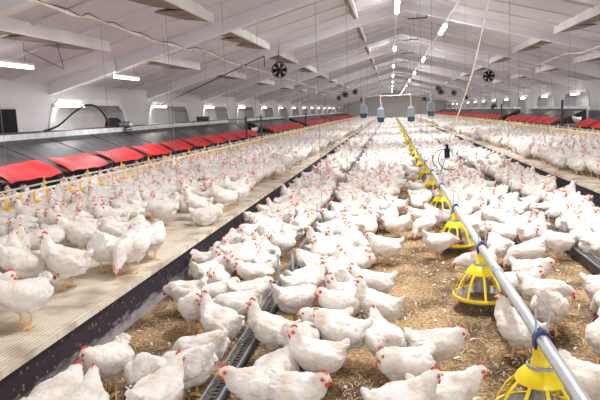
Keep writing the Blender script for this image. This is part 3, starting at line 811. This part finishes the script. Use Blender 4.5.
def finish(me2, hc, d, sit, with_parts):
    """body mesh with legs, face; returns MB-like numpy lists"""
    m = MB()
    m.add([v.co[:] for v in me2.vertices], [tuple(p.vertices) for p in me2.polygons], 0)
    side = Vector((0, 0, 1)).cross(d).normalized(); upv = d.cross(side).normalized()
    if upv.z < 0: upv.negate()
    if not sit:
        for s in (-1, 1):
            fx = .012*s+.004
            m.tube([(.0, s*.047, .125), (fx*.3-.006, s*.048, .085), (fx, s*.05, .020), (fx+.004, s*.05, .008)], [.012, .0085, .0075, .008], 7, 1)
            for ang in (-.5, 0, .5):
                L = .062 if ang == 0 else .052
                c, q = math.cos(ang), math.sin(ang)
                m.tube([(fx, s*.05, .010), (fx+L*.5*c, s*.05+L*.5*q, .012), (fx+L*c, s*.05+L*q, .004)], [.0075, .0062, .003], 6, 1)
            m.tube([(fx, s*.05, .010), (fx-.03, s*.05+.004*s, .004)], [.006, .003], 5, 1)
    for s in (-1, 1):
        c = hc+side*(.0210*s)+d*.009+upv*.001
        m.ball(c, .0145, 8, 6, 2)
        m.ball(hc+side*(.0345*s)+d*.011+upv*.005, .0042, 6, 4, 3)
    return m, side, upv
def comb_mb(hc, d, side, upv, mi=0, k=.78):
    m = MB()
    base = hc+upv*.020; n = 6
    out = [(-.026, .0), (-.030, .016), (-.020, .020), (-.015, .032), (-.008, .022), (-.001, .037), (.006, .022), (.013, .032), (.018, .017), (.025, .018), (.028, .002), (.020, -.006), (-.018, -.008)]
    vs = []
    for sg in (-1, 1):
        for a, b in out: vs.append(base+d*(a*k)+upv*(b*k)+side*(sg*.0038*k*(1.2 if b < .01 else .7)))
    N = len(out)
    m.add(vs, [tuple(range(N)), tuple(reversed(range(N, 2*N)))]+[((i+1) % N, i, N+i, N+(i+1) % N) for i in range(N)], mi)
    return m
def wattle_mb(hc, d, side, upv, s, mi=0):
    return MB().ball(hc+d*.024-upv*.028+side*(.009*s), (.010, .007, .018), 8, 6, mi)
def beak_mb(hc, d, side, upv, mi=0):
    m = MB()
    m.tube([hc+d*.030, hc+d*.042-upv*.001, hc+d*.054-upv*.006], [.0105, .0078, .0015], 8, mi)
    return m
POSES = {
 'up': ('up', 0, False, 1.0), 'up_l': ('up', .9, False, 1.1), 'up_r': ('up', -.9, False, .8),
 'mid': ('mid', 0, False, .8), 'mid_l': ('mid', .7, False, .6), 'mid_r': ('mid', -.7, False, 1.2),
 'hunch': ('hunch', 0, False, .7), 'hunch_l': ('hunch', 1.2, False, .5), 'hunch_r': ('hunch', -1.2, False, 1.0),
 'peck': ('peck', 0, False, 1.3), 'peck_l': ('peck', .6, False, .9), 'low': ('low', -.2, False, 1.0),
 'sit': ('hunch', .3, True, .6), 'sit_r': ('mid', -.8, True, .5),
}
DESC = {'up': 'neck raised, looking ahead', 'up_l': 'neck raised, head turned to its left', 'up_r': 'neck raised, head turned to its right', 'mid': 'neck stretched forward',
        'mid_l': 'neck forward, head to its left', 'mid_r': 'neck forward, head to its right', 'hunch': 'neck drawn in', 'hunch_l': 'neck drawn in, looking left', 'hunch_r': 'neck drawn in, looking right',
        'peck': 'pecking with head down', 'peck_l': 'pecking to its left', 'low': 'head held low', 'sit': 'sitting down', 'sit_r': 'sitting, head to its right'}
HENM = ['hen_white', 'shank_yellow', 'face_red', 'eye_black', 'comb_red', 'beak_horn']
PRO = {}; FAR = {}; MIDL = {}
def decim(mb_, ratio):
    me = mb_.mesh('t', HENM, True); ob = bpy.data.objects.new('t', me); COL.objects.link(ob)
    dm = ob.modifiers.new('d', 'DECIMATE'); dm.ratio = ratio; dg = C.evaluated_depsgraph_get(); dg.update()
    me2 = bpy.data.meshes.new_from_object(ob.evaluated_get(dg)); bpy.data.objects.remove(ob)
    return me2
def to_arrays(me):
    me.calc_loop_triangles()
    v = np.empty(len(me.vertices)*3, np.float32); me.vertices.foreach_get('co', v)
    t = np.empty(len(me.loop_triangles)*3, np.int32); me.loop_triangles.foreach_get('vertices', t)
    mi = np.empty(len(me.loop_triangles), np.int32); me.loop_triangles.foreach_get('material_index', mi)
    return v.reshape(-1, 3), t.reshape(-1, 3), mi
def merge(a, b):
    o = len(a.v); a.v += b.v; a.f += [tuple(i+o for i in f) for f in b.f]; a.mi += b.mi; return a
for nm, (ps, yaw, sit, tl) in POSES.items():
    me2, hc, d = hen_pose(ps, yaw, sit, tl)
    m, side, upv = finish(me2, hc, d, sit, True)
    body = m.mesh('hen', HENM, True)
    cb = comb_mb(hc, d, side, upv).mesh('comb', 'comb_red', True)
    wl = [wattle_mb(hc, d, side, upv, s).mesh('wattle', 'comb_red', True) for s in (-1, 1)]
    bk = beak_mb(hc, d, side, upv).mesh('beak', 'beak_horn', True)
    PRO[nm] = (body, cb, wl, bk)
    # lower detail versions with everything in one mesh
    plain = MB().add([v.co[:] for v in me2.vertices], [tuple(p.vertices) for p in me2.polygons], 0)
    n0 = len(plain.f)
    for dct, tris in ((MIDL, 620), (FAR, 110)):
        q = decim(plain, tris/(2.0*n0)); v, t, mi = to_arrays(q)
        bits = MB()
        bits = merge(bits, comb_mb(hc, d, side, upv, 4, .85))
        if dct is MIDL:
            for s in (-1, 1): merge(bits, wattle_mb(hc, d, side, upv, s, 4)); bits.ball(hc+side*(.0215*s)+d*.009, .0125, 6, 4, 2)
            merge(bits, beak_mb(hc, d, side, upv, 5))
            if not sit:
                for s in (-1, 1):
                    bits.tube([(0, s*.048, .12), (.004, s*.05, .005)], .009, 5, 1)
                    bits.add([(-.03, s*.05-.006, .004), (.06, s*.05-.03, .003), (.066, s*.05, .004), (.06, s*.05+.03, .003), (-.03, s*.05+.006, .004), (0, s*.05, .014)], [(0, 1, 5), (1, 2, 5), (2, 3, 5), (3, 4, 5), (4, 0, 5)], 1)
        else:
            bits = MB()
            bits.ball(hc+upv*.014+d*.012, (.019, .018, .019), 5, 4, 2)
            if not sit:
                for s in (-1, 1): bits.tube([(0, s*.048, .12), (.004, s*.05, .0)], .010, 3, 1, False)
        bm_ = bits.mesh('b', HENM, False); v2, t2, mi2 = to_arrays(bm_)
        dct[nm] = (np.vstack([v, v2]), np.vstack([t, t2+len(v)]), np.concatenate([mi, mi2]))
        if dct is MIDL:
            me = bpy.data.meshes.new('hen_small'); V, T, I = dct[nm]
            me.from_pydata(V.tolist(), [], T.tolist())
            for x in HENM: me.materials.append(MATS[x])
            me.polygons.foreach_set('material_index', I); me.polygons.foreach_set('use_smooth', [True]*len(T)); me.update()
            PRO[nm+'_s'] = me

# hand-set hens: body-centre pixel, base height, heading (0 = towards right wall, 90 = away, 180 = left, 270 = to camera), pose, label
MAN = [
 # floor lane beside the left platform
 (108,364,0,262,'hunch_r','white hen facing out beside the foot of the left dark board, bottom left'),
 (58,404,0,75,'hunch','white hen cut by bottom edge at far left corner of the litter'),
 (84,414,0,100,'mid','white hen cut by bottom edge, second from the left corner'),
 (147,374,0,120,'peck','round white hen with hidden head, left of the tail-feathered hen'),
 (158,398,0,70,'mid','white hen rising from the bottom edge in front of the round hen'),
 (189,370,0,160,'peck','plump white hen with grey-tipped tail right, head down left'),
 (203,350,0,165,'peck_l','white hen just behind the plump tail-feathered one, back level'),
 (194,309,0,285,'hunch_l','white hen alone on brown litter by the left board, facing camera'),
 (188,293,0,170,'low','white hen reaching left behind the lone facing hen'),
 (216,281,0,275,'mid','white hen facing camera with yellow legs, middle of left lane'),
 (222,252,0,300,'up','upright white hen touching the dark left board'),
 (206,262,0,330,'mid','white hen half hidden behind the camera-facing hen'),
 (241,308,0,185,'low','white hen with broad back, tail against the trough'),
 (252,293,0,10,'hunch','white hen lying along the trough, facing right'),
 (256,275,0,215,'mid','white hen bowing left behind the broad-backed hens'),
 (266,264,0,120,'hunch','white hen seen from behind close to trough posts'),
 (243,262,0,240,'hunch','white hen in second rank behind the camera-facing hen'),
 (243,237,0,280,'mid','white hen nearest the left board where the lane crowd begins'),
 (262,238,0,100,'peck','white hen with pointed rump up in the lane crowd'),
 (281,246,0,225,'mid_l','white hen just left of the trough posts with double red head'),
 (252,336,0,172,'up','tall white hen in profile facing left with bright red comb'),
 (284,338,0,75,'peck','white hen seen from behind right of the tall profile hen'),
 (258,385,0,215,'mid','large white hen at bottom edge over the trough, face down left'),
 (297,392,0,330,'mid','large white hen at bottom edge facing right of the trough'),
 (318,358,0,200,'up','white hen looking left, right of the trough near bottom'),
 (326,323,0,200,'hunch','white hen with rounded back bending left above the looking hen'),
 (303,288,0,15,'mid_l','white hen with big red comb close right of the trough'),
 (311,263,0,150,'hunch','white hen with smooth back leaning on the trough'),
 (322,243,0,190,'up','upright white hen looking left over the trough'),
 (340,285,0,100,'peck','white hen seen from behind with lifted tail, left of bare strip'),
 (352,266,0,5,'hunch','white hen lying across the left rim of the bare strip'),
 (374,285,0,178,'mid','white hen facing left with red comb, upper of two at strip'),
 (379,309,0,168,'up','white hen facing left, lower of the pair at bare strip'),
 (386,248,0,175,'mid','white hen standing alone on the bare strip, facing left'),
 (354,243,0,318,'peck','white hen pecking down toward the bare strip'),
 (384,342,0,112,'mid','slim white hen walking away in middle of the litter'),
 (405,369,0,215,'hunch','white hen bending left under the slim walking hen'),
 (436,346,0,350,'hunch','plump white hen with cocked tail facing right on open litter'),
 (400,408,0,20,'mid','white hen cut by bottom edge showing only red head and back'),
 (444,393,0,5,'mid','white hen stretched right along the bottom edge'),
 (358,226,0,200,'hunch','white hen behind the pecking hen at the strip'),
 (397,226,0,350,'mid','white hen facing right at the far end of bare strip'),
 (421,217,0,192,'mid','white hen facing left, nearest left of the third feeder'),
 (438,243,0,25,'low','white hen with head in the second feeder pan'),
 (437,216,0,330,'peck','white hen feeding between the third and fourth pans'),
 # right of the feeder pipe
 (519,330,0,135,'up','tall white hen behind the pipe near the closest pan'),
 (516,286,0,335,'mid','white hen with red face right of the second pan'),
 (532,273,0,330,'hunch','white hen crouching right of the pipe, upper of three red heads'),
 (541,293,0,355,'low','white hen with very red comb stretched to the right'),
 (550,310,0,60,'peck','white hen showing rump on open litter at right'),
 (588,384,0,300,'mid','white hen partly cut by right edge near bottom corner'),
 (594,247,0,35,'hunch','white hen with tall yellow legs at right edge'),
 (557,243,0,172,'mid','big fluffy white hen facing left on right litter'),
 (568,226,0,60,'up','white hen stretching up behind the big fluffy one'),
 (528,252,0,190,'peck','white hen with raised tail, head hidden, centre of right litter'),
 (500,248,0,115,'hunch','white hen seen from behind next to second pan hanger'),
 (515,227,0,20,'mid','long white hen reaching right toward the posts'),
 (478,262,0,200,'low','white hen crouching between pipe and second pan'),
 (577,240,0,200,'hunch','white hen squeezed between the big fluffy hen and right-edge hen'),
 (606,262,0,250,'mid','white hen entering from the right edge over the trough'),
 # left platform
 (24,299,1,255,'hunch_r','large fluffy white hen at platform front, left picture edge'),
 (67,266,1,188,'up','white hen standing clear on slats, both pink feet visible'),
 (106,252,1,100,'peck','white hen seen from behind left of the pecking platform hen'),
 (132,251,1,262,'peck','white hen with lowered red head at the platform edge'),
 (152,241,1,75,'hunch','white hen with back turned right of the pecking platform hen'),
 (164,212,1,182,'low','white hen sideways on yellow legs, head hidden left'),
 (198,206,1,170,'up','white hen in profile near platform edge, two yellow legs visible'),
 (217,210,1,0,'sit','white hen crouched at the very platform edge facing right'),
 (224,199,1,205,'up','white hen upright behind the crouched edge hen'),
 (237,193,1,190,'up','white hen upright at platform edge, farthest of the close few'),
 (203,191,1,185,'up_l','white hen with raised head behind the profile hen'),
 (130,214,1,190,'mid','white hen with red face in second rank of the platform'),
 (112,222,1,170,'mid','white hen left of the red-faced second rank hen'),
 (156,203,1,200,'hunch','white hen tucked behind the sideways platform hen'),
 (32,221,1,182,'up','white hen facing left below the first yellow cups'),
 (4,223,1,150,'hunch','white hen cut by left edge below the yellow cups'),
 (46,242,1,240,'low','white hen bowing in front of the left-facing cup hen'),
 (82,237,1,195,'mid','white hen with small red head, above the clear-standing hen'),
 (57,206,1,110,'up','white hen stretching its neck toward the yellow cups'),
 (90,216,1,130,'peck','white hen with cocked wing under the yellow cups'),
 (14,250,1,100,'hunch','white hen with back turned at the left edge, third rank'),
 (26,268,1,60,'peck','cream-tinged white hen rump behind the large fluffy edge hen'),
 (118,236,1,170,'hunch','white hen packed between the front and second platform ranks'),
 (136,232,1,95,'hunch','white hen seen from behind over the pecking platform hen'),
 # perched
]
HENS = []   # dict(x,y,z,h,pose,label,scale,man)
for px, py, lev, hd, ps, lab in MAN:
    z0 = DZ+.001 if lev else .004
    p = on_plane(px, py, z0+.20)
    
    HENS.append(dict(x=p.x, y=p.y, z=z0, h=hd, pose=ps, label=lab, s=(1.17 if lev else 1.07), man=True))
HENS.append(dict(x=-6.45, y=28.3, z=DZ+.50, h=330, pose='hunch', label='cream hen perched on the shelf between the left nest runs', s=1.05, man=True))
HENS.append(dict(x=7.45, y=26.0, z=DZ+.50, h=200, pose='mid', label='cream hen perched on the shelf between the right nest runs', s=1.05, man=True))
for H in HENS:
    H['zone'] = 'perch' if H['z'] > .5 else ('deck_l' if H['z'] > .1 else ('lane_l' if H['x'] < -1.08 else ('mid' if H['x'] < FX else 'lane_r')))
# relax hand-set hens a little so bodies do not interpenetrate
def relax(Hs, it=40, dmin=.245):
    for _ in range(it):
        for i in range(len(Hs)):
            for j in range(i+1, len(Hs)):
                a, b = Hs[i], Hs[j]
                if abs(a['z']-b['z']) > .1: continue
                dx, dy = b['x']-a['x'], b['y']-a['y']; d = math.hypot(dx, dy)
                if 1e-6 < d < dmin:
                    k = (dmin-d)/d*.35; a['x'] -= dx*k; a['y'] -= dy*k; b['x'] += dx*k; b['y'] += dy*k
        for a in Hs:
            if a['z'] < .1:
                for tx, w in ((-1.08, .20), (2.08, .13)):
                    if abs(a['x']-tx) < w and a['y'] > 2: a['x'] = tx+w*(1 if a['x'] > tx else -1)
                a['x'] = max(a['x'], DL+.18)
            elif a['z'] < .5: a['x'] = min(a['x'], DL-.17)
relax(HENS)
GRID = {}
def gkey(x, y): return (int(math.floor(x/.35)), int(math.floor(y/.35)))
def gadd(H): GRID.setdefault(gkey(H['x'], H['y']), []).append(H)
def gfree(x, y, dmin):
    a, b = gkey(x, y)
    for i in (-1, 0, 1):
        for j in (-1, 0, 1):
            for q in GRID.get((a+i, b+j), ()):
                if (q['x']-x)**2+(q['y']-y)**2 < dmin*dmin: return False
    return True
for H in HENS: gadd(H)
RH = random.Random(21)
pans_y = [3.2+2.15*k for k in range(49)]
PW = ['up', 'up', 'up_l', 'up_r', 'mid', 'mid', 'mid_l', 'mid_r', 'hunch', 'hunch', 'hunch_l', 'hunch_r', 'peck', 'peck_l', 'low', 'sit', 'sit_r']
def want(zone, x, y):
    px, py = project((x, y, (DZ if zone.startswith('deck') else 0)+.2))
    inside = -70 < px < 670 and py < 480
    if not inside: return False
    if zone == 'deck_l':
        if y < 30 and x > -2.62 and noise.noise(Vector((y*.8, 0, 3))) > -.1: return False
        if py > 200 and px < 245 and px > -8:
            if x > -3.4: return False
            return True
        return True
    if zone == 'deck_r':
        if x < 3.6 and noise.noise(Vector((y*.7, 5, 3))) > -.1: return False
        return True
    if zone == 'lane_l': return py < 232 or (px > 205 and py < 330)
    if zone == 'mid':
        if py > 226: return (x < -.30 and py < 372)
        if py > 175: return x < -.12+RH.random()*.3 or (x > .42 and RH.random() < .8)
        return True
    if zone == 'lane_r':
        return py < 236 or (px > 600 and RH.random() < .3)
    return True
for zone, x0, x1 in (('deck_l', -5.95, DL-.2), ('deck_r', DR+.2, 6.95), ('lane_l', DL+.2, -1.28), ('mid', -.88, FX-.1), ('lane_r', FX+.1, 1.88), ('lane_r', 2.28, DR-.2)):
    tries = int((x1-x0)*100*60)
    for _ in range(tries):
        y = 2.2+(RH.random()**1.0)*100
        x = RH.uniform(x0, x1)
        dmin = .232 if zone in ('lane_l', 'lane_r', 'mid') else .24
        if y < 6: dmin = .265
        if y > 20: dmin += .01
        if not gfree(x, y, dmin): continue
        if not zone.startswith('deck'):
            if abs(x-FX) < .42:
                k = round((y-3.2)/2.15)
                if math.hypot(x-FX, y-(3.2+2.15*k)) < .47: continue
                if y > 5 and x < FX and FX-x < .24: continue
        if abs(y-65) < .7 and (abs(x+2.9) < .6 or abs(x+1.08) < .5 or abs(x-2.08) < .5 or abs(x-4.15) < .6): continue
        if not want(zone, x, y): continue
        if zone.startswith('deck'): hd = RH.choice([180, 0, 90, 270])+RH.gauss(0, 45)
        else: hd = RH.uniform(0, 360)
        ps = RH.choice(PW)
        if zone == 'deck_l' and x < -4.4: hd = 180+RH.gauss(0, 30); ps = RH.choice(['up', 'up', 'mid'])
        if zone == 'deck_r' and x > 5.4: hd = RH.gauss(0, 30); ps = RH.choice(['up', 'up', 'mid'])
        H = dict(x=x, y=y, z=(DZ+.001 if zone.startswith('deck') else .004), h=hd, pose=ps, label=None, s=RH.uniform(1.0, 1.14), man=False, zone=zone)
        HENS.append(H); gadd(H)
print('hens', len(HENS))
def inview(H):
    px, py = project((H['x'], H['y'], H['z']+.2)); return -12 < px < 612 and py < 412
MANH = [H for H in HENS if H['man']]
rest = sorted([H for H in HENS if not H['man'] and inview(H)], key=lambda H: math.hypot(H['x'], H['y']))
N_IND = 300-len(MANH)
ind = rest[:N_IND]; far = rest[N_IND:]
dcut = math.hypot(ind[-1]['x'], ind[-1]['y'])
side_out = [H for H in HENS if not H['man'] and not inview(H) and math.hypot(H['x'], H['y']) < dcut]
far += [H for H in HENS if not H['man'] and not inview(H) and math.hypot(H['x'], H['y']) >= dcut]
def facing(h):
    h = h % 360
    return ['the right wall', 'the far end, turned right', 'the far end', 'the far end, turned left', 'the left wall', 'the camera, turned left', 'the camera', 'the camera, turned right'][int(((h+22.5) % 360)//45)]
def place_words(H):
    z = H['zone']; x, y = H['x'], H['y']
    if z == 'deck_l':
        c = 'at the left platform edge' if x > -3.0 else ('mid left platform' if x > -4.6 else 'under the left drinker cups')
        k = int(max(0, (y-3.5)//1.83)); return c, 'abreast of the %s red flap' % ordi(k)
    if z == 'deck_r':
        c = 'at the right platform edge' if x < 4.1 else ('mid right platform' if x < 5.6 else 'under the right drinker cups')
        return c, 'abreast of the %s feeder pan' % ordi(int(max(0, round((y-3.2)/2.15))))
    c = {'lane_l': 'between left board and trough', 'mid': 'between left trough and feeder pipe', 'lane_r': 'right of the feeder pipe' if x < 2.08 else 'between right trough and board'}[z]
    return c, 'level with the %s pan' % ordi(int(max(0, round((y-3.2)/2.15))))
GRPN = {'deck_l': 'white hens on the left slatted platform', 'deck_r': 'white hens on the right slatted platform', 'lane_l': 'white hens between left platform and trough',
        'mid': 'white hens between left trough and feeder pipe', 'lane_r': 'white hens between feeder pipe and right platform', 'perch': 'hens perched between nest runs'}
used = {}
def make_hen(H, parts=True):
    full = PRO[H['pose']]
    if parts:
        o = bpy.data.objects.new('hen', full[0]); COL.objects.link(o)
        for nm, me in (('comb', full[1]), ('wattle', full[2][0]), ('wattle', full[2][1]), ('beak', full[3])):
            c = bpy.data.objects.new(nm, me); COL.objects.link(c); c.parent = o
    else:
        o = bpy.data.objects.new('hen', PRO[H['pose']+'_s']); COL.objects.link(o)
    o.location = (H['x'], H['y'], H['z']); o.rotation_euler = (0, 0, math.radians(H['h']))
    s = H['s']; o.scale = (s, s*(1+.06*math.sin(H['x']*9)), s*(1+.05*math.sin(H['y']*11)))
    lab = H['label']
    if lab is None:
        a, b = place_words(H)
        short = {'up': 'neck raised', 'up_l': 'raised head turned left', 'up_r': 'raised head turned right', 'mid': 'neck forward', 'mid_l': 'neck forward leftward', 'mid_r': 'neck forward rightward', 'hunch': 'neck drawn in',
                 'hunch_l': 'hunched, looking left', 'hunch_r': 'hunched, looking right', 'peck': 'pecking', 'peck_l': 'pecking leftward', 'low': 'head low', 'sit': 'sitting', 'sit_r': 'sitting, head up'}[H['pose']]
        lab = 'white hen, %s, %s, %s' % (short, a, b)
        if lab in used:
            fc = ['facing right', 'facing away', 'facing left', 'facing camera'][int((((H['h'] % 360)+45) % 360)//90)]
            lab = 'white hen, %s, %s, %s, %s' % (short.split(',')[0], fc, a, b)
        used[lab] = 1
        if len(lab.split()) > 16: lab = lab.replace('white hen, ', 'hen ').replace(' and ', ' ').replace('the ', '')
    tag(o, lab, 'hen', GRPN[H['zone']])
    return o
for H in MANH: make_hen(H)
for H in ind:
    make_hen(H, math.hypot(H['x'], H['y']) < 9.5)
for H in side_out:
    make_hen(H, False)
print('individuals', len(MANH)+len(ind), 'side', len(side_out), 'cut', dcut, 'far', len(far))
# the distant flock: one object
Vs, Ts, Is = [], [], []; off = 0
for H in far:
    dd = math.hypot(H['x'], H['y'])
    V, T, I = (MIDL if dd < 17 else FAR)[H['pose']]
    a = math.radians(H['h']); c, s = math.cos(a), math.sin(a); k = H['s']
    W = np.empty_like(V)
    W[:, 0] = (V[:, 0]*c-V[:, 1]*s)*k+H['x']; W[:, 1] = (V[:, 0]*s+V[:, 1]*c)*k+H['y']; W[:, 2] = V[:, 2]*k+H['z']
    Vs.append(W); Ts.append(T+off); Is.append(I); off += len(V)
V = np.vstack(Vs).astype(np.float32); T = np.vstack(Ts).astype(np.int32); I = np.concatenate(Is).astype(np.int32)
me = bpy.data.meshes.new('hen_flock'); me.vertices.add(len(V)); me.vertices.foreach_set('co', V.ravel())
me.loops.add(len(T)*3); me.loops.foreach_set('vertex_index', T.ravel()); me.polygons.add(len(T))
me.polygons.foreach_set('loop_start', np.arange(0, len(T)*3, 3, dtype=np.int32))
for x in HENM: me.materials.append(MATS[x])
me.polygons.foreach_set('material_index', I); me.polygons.foreach_set('use_smooth', np.ones(len(T), bool))
me.update(calc_edges=True); me.validate()
o = bpy.data.objects.new('hen_flock', me); COL.objects.link(o)
tag(o, 'dense distant flock of white hens filling litter and platforms to the far end', 'hens', None, 'stuff')
print('flock tris', len(T))

# ------------------------------------------------------------------ loose straw and feathers
def scatter(name, n, lab, cat, matn, lmin, lmax, w, seed, zoff):
    r = random.Random(seed); m = MB()
    for _ in range(n):
        y = 2.0+11*(r.random()**1.6); x = r.uniform(DL+.08, DR-.08)
        a = r.uniform(0, math.pi); L = r.uniform(lmin, lmax)/2; ww = w*r.uniform(.5, 1.4)
        c, s = math.cos(a), math.sin(a); z = zoff+r.uniform(0, .008); t = r.uniform(-.006, .012)
        bend = r.uniform(-.3, .3)*L
        m.add([(x-c*L-s*ww, y-s*L+c*ww, z), (x-c*L+s*ww, y-s*L-c*ww, z), (x+s*ww-s*bend, y-c*ww+c*bend, z+abs(t)+.003), (x-s*ww-s*bend, y+c*ww+c*bend, z+abs(t)+.003),
               (x+c*L+s*ww*.5, y+s*L-c*ww*.5, z+.001), (x+c*L-s*ww*.5, y+s*L+c*ww*.5, z+.001)], [(0, 1, 2, 3), (3, 2, 4, 5)])
    o = m.build(name, matn, None, False); tag(o, lab, cat, None, 'stuff')
scatter('straw_litter', 24000, 'loose golden straw and shavings over the litter floor', 'litter', 'straw_pale', .02, .07, .0028, 5, .002)
scatter('loose_feathers', 900, 'small white feathers scattered over the litter floor', 'feathers', 'feather_loose', .03, .07, .008, 6, .006)

# ------------------------------------------------------------------ light, haze, render settings
w = bpy.data.worlds.new('world'); SC.world = w; w.use_nodes = True
bg = w.node_tree.nodes['Background']; bg.inputs['Color'].default_value = (1, .97, .95, 1); bg.inputs['Strength'].default_value = 1.9
HAZE = .0072
if HAZE > 0:
    m = bpy.data.materials.new('dusty_air'); m.use_nodes = True; nt = m.node_tree; nt.nodes.clear()
    out = nt.nodes.new('ShaderNodeOutputMaterial'); vs = nt.nodes.new('ShaderNodeVolumeScatter')
    vs.inputs['Color'].default_value = (1, .98, .98, 1); vs.inputs['Density'].default_value = HAZE; vs.inputs['Anisotropy'].default_value = .2
    nt.links.new(vs.outputs[0], out.inputs['Volume']); MATS['dusty_air'] = m
    o = MB().prism_y([(-8.1, .0), (9.0, .0), (9.0, roof(9.0)-.01), (CX, RIDGE-.01), (-8.1, roof(-8.1)-.01)], 6, Y1-.4).build('dust_haze', 'dusty_air', None, False)
    tag(o, 'thin dusty haze filling the far part of the barn', 'haze', None, 'stuff')
vs_ = SC.view_settings; vs_.view_transform = 'Standard'; vs_.look = 'None'; vs_.gamma = 1.0; vs_.use_curve_mapping = False; vs_.exposure = 0.44
C.view_layer.update()
